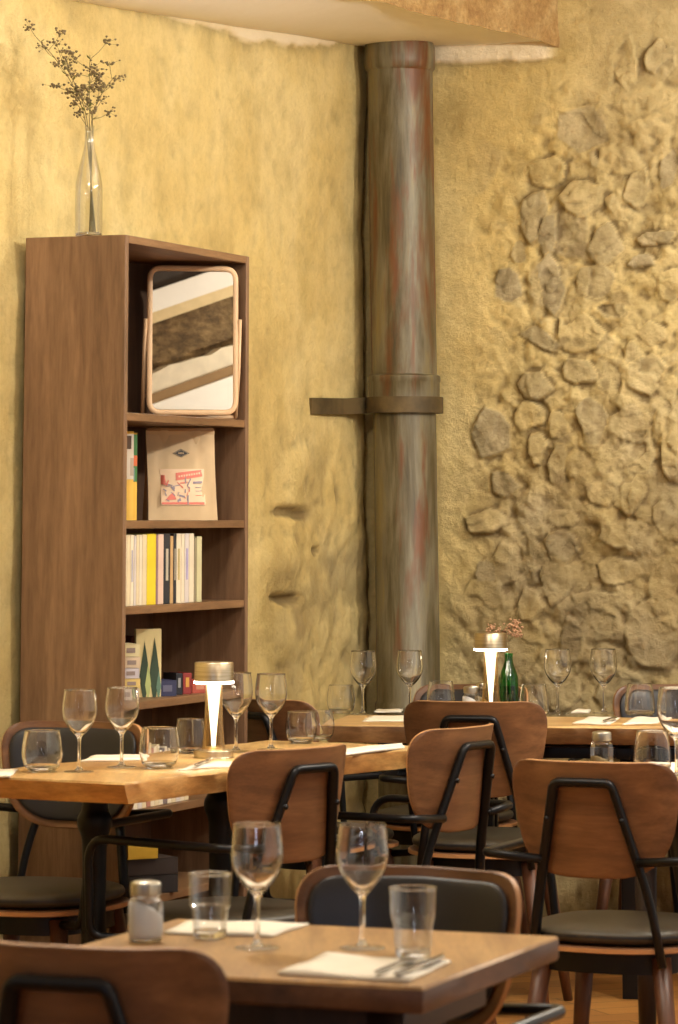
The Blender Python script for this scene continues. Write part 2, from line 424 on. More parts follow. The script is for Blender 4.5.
def h_back(U, Z):
    h = .012 * fbm(U, Z, 2.2, 4, 3) + .007 * fbm(U, Z, 11, 4, 9)
    W = sstep(.30, .62, U + .14 * fbm(U, Z, 3, 2, 77) + .10 * (2.0 - Z) * (Z < 2)) * (1 - .75 * sstep(2.35, 2.7, Z + .2 * fbm(U, Z, 3, 2, 78)))       # where the stones show through
    h += W * (.024 * fbm(U, Z, 7, 5, 21) + .020 * fbm(U, Z, 22, 4, 31))
    stone = .28 * W * sstep(-.1, .4, fbm(U, Z, 8, 3, 55)); cav = np.zeros_like(U)
    wu = .012 * fbm(U, Z, 12, 3, 41); wz = .012 * fbm(U, Z, 12, 3, 42)
    # rubble between the larger stones
    g = np.random.default_rng(5); sd_ = np.stack([g.uniform(.2, 1.5, 330), g.uniform(.2, 3.0, 330)], -1)
    wu = .016 * fbm(U, Z, 10, 3, 41); wz = .016 * fbm(U, Z, 10, 3, 42)
    f1 = np.full_like(U, 9); f2 = np.full_like(U, 9); fid = np.zeros(U.shape, int)
    for k in range(330):
        d = np.sqrt((U + wu - sd_[k, 0]) ** 2 + ((Z + wz - sd_[k, 1]) * 1.25) ** 2); nw = d < f1
        f2 = np.where(nw, f1, np.minimum(f2, d)); f1 = np.where(nw, d, f1); fid = np.where(nw, k, fid)
    rnd = g.random(330)[fid]; cell = sstep(.002, .040, f2 - f1) * W * (rnd > .5)
    h += cell * (.002 + .009 * rnd); stone = np.maximum(stone, cell * (.15 + .55 * g.random(330)[fid]))
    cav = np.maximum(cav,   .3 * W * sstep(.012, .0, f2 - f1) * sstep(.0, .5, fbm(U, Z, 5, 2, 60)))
    wu = .020 * fbm(U, Z, 9, 4, 43); wz = .020 * fbm(U, Z, 9, 4, 44)
    for k, (px, py, w, hh, amp, rot) in enumerate(STONES):
        u0, z0 = wall_uv_back(px, py); sc = 1 / 305.0; g = np.random.default_rng(k)
        a, b = w * sc * .54, hh * sc * .54; c, s = cos(radians(rot)), sin(radians(rot))
        du, dz = U + wu - u0, Z + wz - z0
        x, y = (du * c - dz * s) / a, (du * s + dz * c) / b
        m_ = 5 + k % 3; th0 = g.uniform(0, 6.3); r = np.zeros_like(U)
        for q_ in range(m_):                       # irregular polygonal block
            t_ = th0 + 2 * pi * q_ / m_ + g.uniform(-.3, .3); r = np.maximum(r, (x * cos(t_) + y * sin(t_)) / g.uniform(.78, 1.02))
        r = .75 * r + .25 * np.sqrt(x * x + y * y)
        m = sstep(1.04, .90, r); tx, ty = g.normal(0, .5), g.normal(.25, .4)
        rel = amp * (.004 + .013 * g.random())
        h = np.where(m > .01, h * (1 - .7 * m) + m * (rel * (1.1 + .5 * (tx * x - ty * y)) + .012 * fbm(U, Z, 18, 4, 90 + k % 7) + .006 * np.round(2 * fbm(U, Z, 9, 2, 50 + k % 5))), h)
        stone = np.where(m > .3, m * (.25 + .6 * g.random()), stone)
        cav = np.where(m > .5, cav * .3, cav)
        cav = np.maximum(cav, .65 * min(amp, 1.2) * sstep(.16, .0, np.abs(r - 1.06)) * sstep(.3, -.6, y) * sstep(-.5, .3, fbm(U, Z, 6, 2, 64)) * np.clip(W + .3, 0, 1))  # shade painted along the lower edge of each stone
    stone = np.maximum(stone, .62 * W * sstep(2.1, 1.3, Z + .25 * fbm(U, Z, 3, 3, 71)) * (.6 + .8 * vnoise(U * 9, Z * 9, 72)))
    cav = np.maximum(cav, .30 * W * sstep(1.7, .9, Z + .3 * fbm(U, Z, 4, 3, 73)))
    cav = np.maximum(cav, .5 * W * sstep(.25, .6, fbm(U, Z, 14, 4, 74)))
    # lime band under the ceiling
    lime = sstep(2.765, 2.78, Z + .020 * fbm(U, Z, 9, 4, 5)) * sstep(.64, .58, U)
    h += .012 * lime
    grey = sstep(.5, .85, U) * sstep(1.7, 2.5, Z) * .45
    return h, np.maximum(stone, grey), lime, cav
def h_left(U, Z):
    h = .014 * fbm(U, Z, 1.8, 4, 13) + .007 * fbm(U, Z, 9, 4, 19) + .002 * fbm(U, Z, 30, 3, 20) * sstep(-.2, .3, fbm(U, Z, 2.5, 3, 33))
    low = sstep(1.75, 1.2, Z) * sstep(-1.0, -.75, U)
    h += low * (.020 * fbm(U, Z, 4.5, 4, 23) + .01 * fbm(U, Z, 16, 3, 24))
    stone = .25 * low * sstep(0, .5, fbm(U, Z, 6, 3, 25)); cav = np.zeros_like(U)
    for px, py, w, hh, amp in ((292,512,60,14,-.03),(285,600,44,12,-.035),(318,548,14,10,-.02),(300,470,50,50,.012),(280,560,70,50,.018),(292,640,60,50,.015),(330,500,16,60,.012),(322,408,14,10,-.01)):
        u0, z0 = wall_uv_left(px, py); a, b = w / 2 / 170., hh / 2 / 310.
        r = np.sqrt(((U - u0) / a) ** 2 + ((Z - z0 + .02 * fbm(U, Z, 7, 2, 7)) / b) ** 2); m = sstep(1.2, .3, r)
        h += amp * m
        if amp < 0: cav = np.maximum(cav, .6 * m)
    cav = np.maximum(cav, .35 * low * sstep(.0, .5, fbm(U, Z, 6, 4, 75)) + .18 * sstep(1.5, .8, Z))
    # flaking plaster low down beside the pipe, corner shadow painted as a dark strip
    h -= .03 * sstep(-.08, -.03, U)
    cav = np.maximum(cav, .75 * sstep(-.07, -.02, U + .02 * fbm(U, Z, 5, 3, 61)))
    top = 2.70 + .03 * (U + 2.1) * (U > -2.1) + .16 * np.clip(U + .62, 0, 1) - .02 * np.exp(-((U + 1.05) / .12) ** 2)
    lime = sstep(top + .0, top + .014, Z + .028 * fbm(U, Z, 5, 4, 6))
    h += .008 * lime
    return h, stone, lime, cav
us = np.concatenate([np.arange(-.12, 1.25, .0052), np.arange(1.25, 3.4, .06)])
zs = np.concatenate([np.arange(0, .7, .04), np.arange(.7, 2.98, .0052), np.arange(2.98, 3.3, .05)])
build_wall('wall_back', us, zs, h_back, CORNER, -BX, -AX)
us = np.concatenate([np.arange(-8.5, -2.9, .1), np.arange(-2.9, .1, .010)])
zs = np.concatenate([np.arange(0, .3, .05), np.arange(.3, 2.95, .010), np.arange(2.95, 3.3, .05)])
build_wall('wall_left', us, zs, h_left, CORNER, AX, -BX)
fl = obj('floor', ([(-7, -3, 0), (7, -3, 0), (7, 13, 0), (-7, 13, 0)], [(0, 1, 2, 3)]), M['floor']); tag(fl, kind='structure')

# lower ceiling over the corner, bent down to the left wall; a rough step up to the higher ceiling
S0 = at(540, 38, 2.822); S1 = at(375, 0, 2.822); sd = (S1 - S0).normalized()
def ceil_z(p):
    u = (p - CORNER).dot(AX); d = -(p - CORNER).dot(BX)
    top = 2.830 + .07 * max(u, -2.2)
    t = max(0, min(1, d / .45)); t = t * t * (3 - 2 * t)
    return top * (1 - t) + 2.822 * t
V, F = [], []
nx, ny = 24, 60
E0 = S0 + (S0 - S1).normalized() * .35; E1 = S0 + sd * 3.4
for j in range(ny + 1):
    r = E0.lerp(E1, j / ny)                       # on the step line
    u = (r - CORNER).dot(AX); lw = CORNER + AX * (u + .25 * (1 - j / ny)) + BX * .05
    for i in range(nx + 1):
        p = lw.lerp(r, (i / nx) ** 1.0); p = Vector((p.x, p.y, 0)); V.append((p.x, p.y, ceil_z(p)))
for j in range(ny):
    for i in range(nx):
        a = j * (nx + 1) + i; F.append((a, a + nx + 1, a + nx + 2, a + 1))
tag(obj('ceiling', (V, F), M['ceiling']), kind='structure')
V, F = [], []
ns, nh = 140, 14
perp = Vector((-sd.y, sd.x, 0));
if perp.dot(Vector((1, -.3, 0))) < 0: perp = -perp
U, H = np.meshgrid(np.linspace(0, 3.75, ns), np.linspace(0, .40, nh)); bmp = .016 * fbm(U, H, 6, 4, 3) + .01 * fbm(U, H, 22, 3, 8)
for j in range(nh):
    for i in range(ns):
        p = E0 + (-(E0 - E1)).normalized() * U[j, i] + perp * (bmp[j, i] + .012); V.append((p.x, p.y, 2.81 + H[j, i] + (.012 * fbm(U[:1], H[:1], 4, 3, 2)[0, i] if j == 0 else 0)))
for j in range(nh - 1):
    for i in range(ns - 1):
        a = j * ns + i; F.append((a, a + 1, a + ns + 1, a + ns))
tag(obj('trim_1', (V, F), M['rough']), kind='structure')
tag(obj('ceiling', ([(-6, -3, 3.2), (6, -3, 3.2), (6, 13, 3.2), (-6, 13, 3.2)], [(0, 3, 2, 1)]), M['ceiling']), kind='structure')

# ------------------------------------------------------------------ drain pipe in the corner
def pipe():
    top, bot = atY(400.3, 100, 10.94), atY(408.0, 650, 10.94)
    d = (top - bot); slope = d / d.z
    base = bot - slope * bot.z
    t = thing('drain_pipe', 'thick old vertical drain pipe of worn grey and rusty paint in the corner', 'pipe', base)
    def seg(name, prof, mat=M['pipe']):
        V, F = lathe(prof, 48)
        V = [(x + slope.x * z, y + slope.y * z, z) for x, y, z in V]
        return obj(name, (V, F), mat, t, sharp=40)
    zc = atY(404, 376, 10.9).z; zs_ = atY(404, 397, 10.9).z; zt = atY(404, 413, 10.9).z; z2 = atY(400, 68, 10.9).z; z1 = atY(400, 46, 10.9).z
    seg('lower_pipe', [(.099, 0), (.099, .70), (.106, .71), (.106, .735), (.1, .745), (.0995, zs_)])
    seg('upper_pipe', [(.104, zs_), (.105, z2)])
    seg('pipe_socket', [(.105, zs_ - .0), (.112, zs_), (.1125, zc - .02), (.115, zc - .016), (.115, zc), (.104, zc + .006)])
    seg('top_collar', [(.104, z2 - .01), (.112, z2), (.114, z2 + .03), (.113, z1), (.10, z1 + .05), (.10, z1 + .12)])
    # strap: half ring round the front with an arm into the left wall
    zm, hh = (zs_ + zt) / 2, (zs_ - zt) / 2
    u0, z0 = wall_uv_left(313, 408); wp = CORNER + AX * u0 + BX * -.012 - base
    pts = []
    for k in range(25):
        a = radians(30 - 210 * k / 24); pts.append(Vector((cos(a) * .118, sin(a) * .118, 0)))
    pts.append(Vector((-.13, .02, 0)).lerp(Vector((wp.x, wp.y, 0)), .35)); pts.append(Vector((wp.x, wp.y, 0)))
    sx = Vector((slope.x * zm, slope.y * zm, 0)); V, F = [], []
    n = len(pts)
    for i, p in enumerate(pts):
        d = (pts[min(i + 1, n - 1)] - pts[max(i - 1, 0)]).normalized(); nn = Vector((d.y, -d.x, 0)) * .005
        zz = zm - .012 * max(0, (i - 24)) / 2
        for s, zo in ((1, hh), (1, -hh), (-1, -hh), (-1, hh)): q = p + nn * s + sx; V.append((q.x, q.y, zz + zo))
    for i in range(n - 1):
        for k in range(4): F.append((i * 4 + k, i * 4 + (k + 1) % 4, (i + 1) * 4 + (k + 1) % 4, (i + 1) * 4 + k))
    F += [(3, 2, 1, 0), tuple((n - 1) * 4 + k for k in range(4))]
    obj('wall_strap', (V, F), M['strap'], t, sharp=35)
pipe()

# ------------------------------------------------------------------ bookcase
RZ = math.atan2(AX.y, AX.x)          # local x along AX, local y along BX (to the wall)
BW, BD, BH, T = .80, .28, 2.018, .02
SHELF = [.08, .375, .592, .858, 1.094, 1.306, 1.574]
def bookcase():
    t = thing('bookcase', 'tall walnut veneer bookcase with open shelves against the left wall', 'bookcase', FL, RZ)
    for x in (T / 2, BW - T / 2): obj('side_panel', box(T, BD, BH, (x, BD / 2, BH / 2), .0015, 1), M['walnut_case'], t, sharp=30)
    obj('top_panel', box(BW - 2 * T, BD, T, (BW / 2, BD / 2, BH - T / 2), .0015, 1), M['walnut_shelf'], t, sharp=30)
    obj('back_panel', box(BW - 2 * T, .006, BH - .1, (BW / 2, BD - .006, BH / 2 + .03), 0), M['case_back'], t, smooth=False)
    obj('plinth', box(BW - 2 * T, .016, .06, (BW / 2, .03, .03), .001, 1), M['walnut_shelf'], t, sharp=30)
    for z in SHELF: obj('shelf', box(BW - 2 * T, BD - .02, T, (BW / 2, (BD - .02) / 2 + .003, z - T / 2), .0015, 1), M['walnut_shelf'], t, sharp=30)
bookcase()
def bc(x, y, z): return FL + AX * x + BX * y + Vector((0, 0, z))     # bookcase coordinates
def bx_at(px, y=.03):                                                # along the shelf for a pixel column
    d = ray(px, 560); o = Vector((0, 0, EYE)); p0 = FL + BX * y
    t = (p0 - o).dot(BX) / d.dot(BX); return (d * t + o - p0).dot(AX)
GB = {}
def book(name, label, w, h, d, c, loc, rz, group, band=None, flat=False, cover2=None, tilt=0):
    """upright: spine faces local -y, thickness along x. flat: lies, spine faces -y, thickness along z."""
    t = thing(name, label, 'book', loc, rz, group)
    if tilt: t.rotation_euler = (0, tilt, rz)
    m = book_mat(c)
    if flat:
        cv = join(box(w, d, .002, (0, d / 2, .001), 0), box(w, d, .002, (0, d / 2, h - .001), 0), box(w, .003, h, (0, .0015, h / 2), .001, 1))
        obj('cover', cv, m, t, smooth=False); obj('pages', box(w - .004, d - .006, h - .004, (0, d / 2 - .001, h / 2), 0), M['paper'], t, smooth=False)
        if band: obj('spine_title', box(w * .5, .0008, h * .4, (0, -.0005, h * .5), 0), book_mat(band), t, smooth=False)
    else:
        cv = join(box(.002, d, h, (-w / 2 + .001, d / 2, h / 2), 0), box(.002, d, h, (w / 2 - .001, d / 2, h / 2), 0), box(w, .003, h, (0, .0015, h / 2), .0012, 1))
        obj('cover', cv, m, t, smooth=False); obj('pages', box(w - .004, d - .005, h - .006, (0, d / 2 - .001, h / 2), 0), M['paper'], t, smooth=False)
        if band: obj('spine_title', box(w * .38, .0008, h * .45, (0, -.0005, h * .56), 0), book_mat(band), t, smooth=False)
    return t
# white row of paperbacks (third shelf): pixel columns of the spines
W_, CR, LI, YE, PK, BK, TN, PG = (228,214,188),(222,204,166),(214,204,200),(226,200,40),(220,190,170),(36,38,46),(196,160,112),(206,200,156)
row = [(122.8,126.3,W_,.176,'white paperback, leftmost of the row on the middle shelf',None),
 (126.5,129.7,CR,.176,'cream paperback, second from the left in the middle shelf row',None),
 (129.9,133.2,W_,.176,'white paperback with greyish spine title, third from the left in the middle shelf row',(170,166,180)),
 (133.6,135.6,LI,.174,'thin bluish grey paperback, fourth from the left in the middle shelf row',None),
 (135.8,138.6,CR,.176,'cream paperback, fifth from the left in the middle shelf row',None),
 (138.8,141.6,W_,.176,'white paperback, sixth from the left in the middle shelf row',None),
 (141.8,146.2,CR,.177,'cream paperback standing just left of the bright yellow book',None),
 (146.4,155.4,YE,.178,'bright yellow paperback on the middle shelf',None),
 (155.7,157.4,(150,116,128),.176,'thin mauve paperback touching the yellow book on its right',None),
 (157.6,163.0,PK,.177,'pinkish white paperback left of the black books',None),
 (163.3,169.4,BK,.178,'thick black paperback with pale marks on the middle shelf',(190,180,160)),
 (169.7,172.7,TN,.172,'tan paperback between the two black books',None),
 (172.9,175.6,BK,.178,'thin black paperback right of the tan book',(180,170,150)),
 (175.9,180.4,W_,.178,'white paperback immediately right of the thin black book',(190,170,110)),
 (180.6,184.0,W_,.178,'white paperback, second right of the thin black book',None),
 (184.2,188.4,LI,.178,'pale lilac paperback, third right of the thin black book',(170,160,200)),
 (188.6,193.4,W_,.178,'wide white paperback near the right end of the middle shelf row',None),
 (193.8,196.0,(150,138,110),.166,'thin grey brown paperback, second from the right end of the middle shelf row',None),
 (196.2,201.2,PG,.170,'pale green shorter paperback at the right end of the middle shelf row',None)]
for p0, p1, c, h, lab, band in row:
    x0, x1 = bx_at(p0 + .6, .018), bx_at(p1 + .6, .018)
    book('paperback', lab, x1 - x0 - .0006, h, .11, c, bc((x0 + x1) / 2, .018, SHELF[4]), RZ, 'paperbacks in the middle shelf row', band)
# row on the lower shelf, mostly behind the table
pxs = np.linspace(123, 190, 17); cols = [W_, CR, PK, W_, LI, CR, (178,120,100), W_, CR, W_, (120,110,110), W_, CR, LI, W_, CR]
nth = ['leftmost', 'second from left', 'third from left', 'fourth from left', 'fifth from left', 'sixth from left', 'seventh from left', 'eighth from left', 'ninth from left', 'tenth from left', 'eleventh from left', 'twelfth from left', 'fourth from right', 'third from right', 'second from right', 'rightmost']
cn = {W_: 'white', CR: 'cream', PK: 'pinkish', LI: 'grey white', (178,120,100): 'brick red', (120,110,110): 'grey'}
for i in range(16):
    x0, x1 = bx_at(pxs[i], .02), bx_at(pxs[i + 1], .02)
    book('paperback', '%s paperback, %s in the low shelf row seen behind the table' % (cn[cols[i]], nth[i]), x1 - x0 - .001, .165 - .0032 * i + .006 * ((i * 7) % 3), .11, cols[i], bc((x0 + x1) / 2, .02, SHELF[2]), RZ, 'paperbacks in the low shelf row')
# tall picture books beside the paper bag
x0 = bx_at(124.5, .05)
def cover_book(name, label, w, h, d, base, loc, rz, patches, group=None):
    t = thing(name, label, 'book', loc, rz, group)
    obj('cover', join(box(w, .002, h, (0, .001, h / 2), 0), box(w, .002, h, (0, d - .001, h / 2), 0), box(.002, d, h, (-w / 2, d / 2, h / 2), 0)), book_mat(base), t, smooth=False)
    obj('pages', box(w - .006, d - .004, h - .006, (0, d / 2, h / 2), 0), M['paper'], t, smooth=False)
    for nm, poly, c, zoff in patches:
        V = [(x * w / 2, -.0006 - zoff, z * h) for x, z in poly]
        obj(nm, (V, [tuple(range(len(V)))]), c if not isinstance(c, tuple) else book_mat(c), t, smooth=False)
    return t
q = lambda a, b, c, d: [(a, c), (b, c), (b, d), (a, d)]
RF = radians(18)
p = atY(128.2, 521, 8.80); cover_book('picture_book', 'tall book with yellow lower half and white top beside the paper bag', .026, .225, .02, (244, 196, 84), (p.x, p.y, SHELF[5]), RF,
    [('cover_print', q(-1, 1, .46, .97), (226, 214, 196), 0), ('cover_print', q(-1, .5, .8, .95), (86, 66, 50), .0004), ('cover_print', q(.3, 1, .5, .7), (190, 170, 150), .0004)])
p = atY(133.2, 521, 8.84); cover_book('picture_book', 'tall book with green and orange cover over yellow beside the paper bag', .018, .222, .02, (238, 188, 74), (p.x, p.y, SHELF[5]), RF,
    [('cover_print', q(-1, 1, .44, .98), (72, 128, 72), 0), ('cover_print', q(-.2, 1, .62, .74), (222, 112, 66), .0004), ('cover_print', q(-1, .3, .45, .6), (120, 150, 150), .0004)])
# fourth shelf: stack of books, leafy art book, small boxes of colour
sx = bc(bx_at(130, .06), .06, SHELF[3])
zz = 0
for i, (h, c, lab) in enumerate([(.030, (196,178,160), 'pale book at the bottom of the short stack on the fourth shelf'), (.024, (226,196,120), 'yellowish book, second from the bottom of the short stack'),
        (.026, (206,196,200), 'lilac white book in the middle of the short stack'), (.028, (214,190,160), 'tan book, second from the top of the short stack'), (.032, (224,208,160), 'cream book on top of the short stack beside the leafy book')]):
    book('stacked_book', lab, .046, h - .001, .1, c, atY(130.5 + (i % 2), 690, 8.78) * 1 + Vector((0, 0, SHELF[3] + zz - atY(130.5 + (i % 2), 690, 8.78).z)), radians(20), 'books stacked flat on the fourth shelf', (150,130,120), True); zz += h
leaf = lambda x, b, w, t: [(x - w * .3, b), (x + w * .3, b), (x + w, b + (t - b) * .38), (x + w * .45, b + (t - b) * .75), (x, t), (x - w * .45, b + (t - b) * .7), (x - w, b + (t - b) * .35)]
p = atY(148.5, 697, 8.93)
lb = cover_book('leafy_book', 'cream book with dark green leaves on its cover standing on the fourth shelf', .066, .172, .018, (222, 204, 148), (p.x, p.y, SHELF[3]), RF,
    [('leaf_print', leaf(-.35, .0, .42, .82), M['green_leaf'], .0003), ('leaf_print', leaf(.45, .0, .42, .88), M['green_leaf'], .0006), ('leaf_print', leaf(-.05, .0, .24, .5), (176, 186, 120), .0009), ('leaf_print', leaf(.8, 0, .2, .4), (98, 130, 110), .0012)])
p = atY(139.5, 697, 8.99); V = []
arc = fillet([(p.x - .005, p.y, SHELF[3] + .15), (p.x + .012, p.y, SHELF[3] + .14), (p.x + .028, p.y + .004, SHELF[3] + .01)], .1, 10)
book('orange_book', 'dark book with an orange edge leaning beside the leafy book', .014, .150, .09, (120, 62, 34), (p.x, p.y, SHELF[3] + .0018), radians(20), None, None, False, None, radians(-7))
p = atY(167.5, 694, 8.97); book('navy_book', 'dark navy book lying right of the leafy book', .05, .04, .1, (48, 50, 84), (p.x, p.y, SHELF[3]), radians(25), 'small books lying on the fourth shelf', (96,96,120), True)
p = atY(179.3, 694, 9.04); book('black_book', 'small black book with pale spine marks between navy and red books', .018, .055, .09, (24, 26, 36), (p.x, p.y, SHELF[3]), radians(25), 'small books lying on the fourth shelf', (150,150,150))
p = atY(187.3, 694, 9.08); book('red_book', 'red book with yellow top band on the fourth shelf', .024, .054, .09, (148, 50, 48), (p.x, p.y, SHELF[3]), radians(25), 'small books lying on the fourth shelf', (214,160,70))
p = atY(200, 694, 9.13); book('salmon_book', 'salmon red book lying beside the red book behind the lamp head', .044, .032, .09, (186, 84, 66), (p.x, p.y, SHELF[3]), radians(25), 'small books lying on the fourth shelf', (206,140,110), True)
# bottom shelf: dark stack with a yellow book on top
p = atY(150, 860, 8.86); z0 = SHELF[1]
for h, w, c, lab in ((.045, .16, (40, 34, 34), 'dark book at the bottom of the stack on the low shelf'), (.042, .16, (52, 40, 36), 'dark brown book under the yellow book on the low shelf'), (.044, .085, (216, 172, 48), 'yellow book on top of the low shelf stack under the table')):
    pp = p if w > .1 else atY(143, 860, 8.84)
    book('flat_book', lab, w, h - .001, .12, c, (pp.x, pp.y, z0), radians(30), 'books stacked on the low shelf', None, True); z0 += h

# ------------------------------------------------------------------ table mirror
def table_mirror():
    a, b = atY(149, 412, 9.22), atY(235.5, 412, 9.27)
    c = (a + b) / 2; d = (b - a); w = math.hypot(d.x, d.y) + .006; rz = math.atan2(d.y, d.x)
    t = thing('table_mirror', 'rounded table mirror in a pale wooden frame on the top shelf', 'mirror', (c.x, c.y, SHELF[6]), rz)
    h = .390; tilt = radians(-.6)
    R = Matrix.Translation((0, 0, .014)) @ Matrix.Rotation(tilt, 4, 'X')
    o1 = dense(outline2d([(-w / 2, .004), (w / 2, .004), (w / 2, h), (-w / 2, h)], .032, 8), .03)
    o2 = dense(outline2d([(-w / 2 + .008, .012), (w / 2 - .008, .012), (w / 2 - .008, h - .008), (-w / 2 + .008, h - .008)], .025, 8), .03)
    # frame ring
    path = [Vector((x, 0, z)) for x, z in o1]
    V, F = tube([Vector((x * (1 - .008 / w), 0, z)) for x, z in o1], .0045, 8, True, 1.8)
    obj('frame', xf((V, F), R), M['mirror_frame'], t)
    obj('mirror_glass', xf(([(x, -.002, z) for x, z in o2], [tuple(range(len(o2)))]), R), M['mirror'], t, smooth=False)
    obj('mirror_back', xf(([(x, .004, z) for x, z in o1], [tuple(reversed(range(len(o1))))]), R), M['mirror_frame'], t, smooth=False)
    piv = R @ Vector((0, 0, h * .60))
    for s in (-1, 1):
        obj('stand_leg', tube([(s * (w / 2 + .008), piv.y + .0, piv.z + .02), (s * (w / 2 + .008), piv.y + .02, piv.z * .5), (s * (w / 2 + .006), piv.y + .05, .006)], .006, 8, False, 1.5), M['mirror_frame'], t)
    obj('stand_bar', tube([(-w / 2 - .006, piv.y + .05, .008), (w / 2 + .006, piv.y + .05, .008)], .006, 8), M['mirror_frame'], t)
    return t, R, rz
table_mirror()

# ------------------------------------------------------------------ kraft bag
def kraft_bag():
    a, b = atY(145, 521, 9.15), atY(214, 521, 9.21); c = (a + b) / 2; d = b - a; w = math.hypot(d.x, d.y); rz = math.atan2(d.y, d.x)
    t = thing('paper_bag', 'brown kraft paper bag with black diamond logo and red printed sticker', 'bag', (c.x, c.y, SHELF[5]), rz)
    h = .236; D = .07
    V, F = [], []
    nu, nv = 15, 16
    def front(u, v):      # u -1..1, v 0..1
        bulge = .012 * (1 - u * u) * math.sin(pi * min(v * 1.2, 1)) ; crease = .006 * math.exp(-((abs(u) - .8 + .35 * v) / .06) ** 2)
        depth = D * .5 * (1 - .85 * v)
        return (u * w / 2 * (1 - .02 * math.sin(pi * v) * 1), -depth - bulge * (1 - v) + crease + D * .1 * v, v * h)
    for s in (1, -1):
        for j in range(nv + 1):
            for i in range(nu + 1):
                x, y, z = front(i / nu * 2 - 1, j / nv); V.append((x, y if s == 1 else -y * .8, z))
    k = nu + 1; o = k * (nv + 1)
    for j in range(nv):
        for i in range(nu):
            q_ = (j * k + i, j * k + i + 1, (j + 1) * k + i + 1, (j + 1) * k + i); F.append(q_); F.append(tuple(reversed([x + o for x in q_])))
        F.append((j * k, (j + 1) * k, o + (j + 1) * k, o + j * k)); F.append((j * k + nu, o + j * k + nu, o + (j + 1) * k + nu, (j + 1) * k + nu))
    for i in range(nu): F.append((i, o + i, o + i + 1, i + 1)); F.append((nv * k + i, nv * k + i + 1, o + nv * k + i + 1, o + nv * k + i))
    obj('bag_body', (V, F), M['kraft'], t, sharp=50)
    obj('folded_top', box(w * .97, .012, .010, (0, .003, h + .003), .002, 1), M['kraft_fold'], t)
    def patch(name, poly, mat, off):
        # small flat print following the front face, subdivided along u
        vs = []; fs = []; n_ = 6
        for j in range(n_ + 1):
            for i in range(n_ + 1):
                a_, b_ = i / n_, j / n_; w4 = ((1 - a_) * (1 - b_), a_ * (1 - b_), a_ * b_, (1 - a_) * b_)
                x, y, z = front(sum(k_ * p_[0] for k_, p_ in zip(w4, poly)), sum(k_ * p_[1] for k_, p_ in zip(w4, poly))); vs.append((x, y - off, z))
        for j in range(n_):
            for i in range(n_): fs.append((j * 7 + i, j * 7 + i + 1, j * 7 + i + 8, j * 7 + i + 7))
        return obj(name, (vs, fs), mat, t)
    def grid(name, u0, u1, v0, v1, mat, off, n=6):
        V, F = [], []
        for j in range(n + 1):
            for i in range(n + 1): x, y, z = front(u0 + (u1 - u0) * i / n, v0 + (v1 - v0) * j / n); V.append((x, y - off, z))
        for j in range(n):
            for i in range(n): F.append((j * (n + 1) + i, j * (n + 1) + i + 1, (j + 1) * (n + 1) + i + 1, (j + 1) * (n + 1) + i))
        return obj(name, (V, F), mat, t)
    patch('diamond_logo', [(-.25, .745), (0, .70), (.25, .745), (0, .795)], M['logo_black'], .0015)
    patch('diamond_logo', [(-.225, .745), (0, .705), (.225, .745), (0, .788)], M['kraft'], .0019)
    patch('diamond_logo', [(-.205, .745), (0, .709), (.205, .745), (0, .784)], M['logo_black'], .0023)
    for k in range(4): patch('logo_lettering', [(-.08 + k * .042, .737), (-.055 + k * .042, .737), (-.055 + k * .042, .755), (-.08 + k * .042, .755)], M['kraft'], .0027)
    st = grid('sticker', -.64, .66, .165, .57, M['sticker'], .0022)
    pr = lambda n_, poly, m_, o_: setattr(patch(n_, poly, m_, o_), 'parent', t)
    patch('sticker_banner', [(-.2, .44), (.64, .49), (.64, .565), (-.2, .525)], M['sticker_red'], .0032)
    patch('sticker_banner', [(-.62, .175), (.62, .175), (.62, .20), (-.62, .20)], M['sticker_red'], .0032)
    for k in range(9): patch('banner_lettering', [(-.12 + k * .075, .475 + k * .0045), (-.075 + k * .075, .478 + k * .0045), (-.075 + k * .075, .498 + k * .0045), (-.12 + k * .075, .495 + k * .0045)], M['sticker'], .0037)
    patch('sticker_print', [(-.62, .40), (-.5, .39), (-.52, .50), (-.62, .50)], M['sticker_red'], .0032)
    patch('sticker_print', [(-.54, .22), (-.2, .23), (-.3, .31), (-.42, .27)], M['sticker_red'], .0032)
    r2 = random.Random(5)
    for k in range(26):
        u, v = r2.uniform(-.56, .2), r2.uniform(.22, .45); a = r2.uniform(0, pi); l, wd = r2.uniform(.04, .11), r2.uniform(.008, .022)
        du, dv, eu, ev = cos(a) * l, sin(a) * l * .5, -sin(a) * wd, cos(a) * wd * .5
        patch('sticker_print', [(u - du - eu, v - dv - ev), (u + du, v + dv - ev), (u + du * .8 + eu, v + dv + ev), (u - du + eu, v - dv + ev)], M['sticker_ink'] if k % 4 else M['sticker_red'], .0034 + k * 1e-5)
    patch('sticker_print', [(.3, .405), (.58, .41), (.58, .435), (.3, .43)], M['sticker_ink'], .0034)
    for v in (.36, .32, .27): patch('sticker_print', [(.36, v), (.54, v + .003), (.54, v + .01), (.36, v + .007)], M['sticker_red'] if v < .3 else M['sticker_ink'], .0034)
kraft_bag()

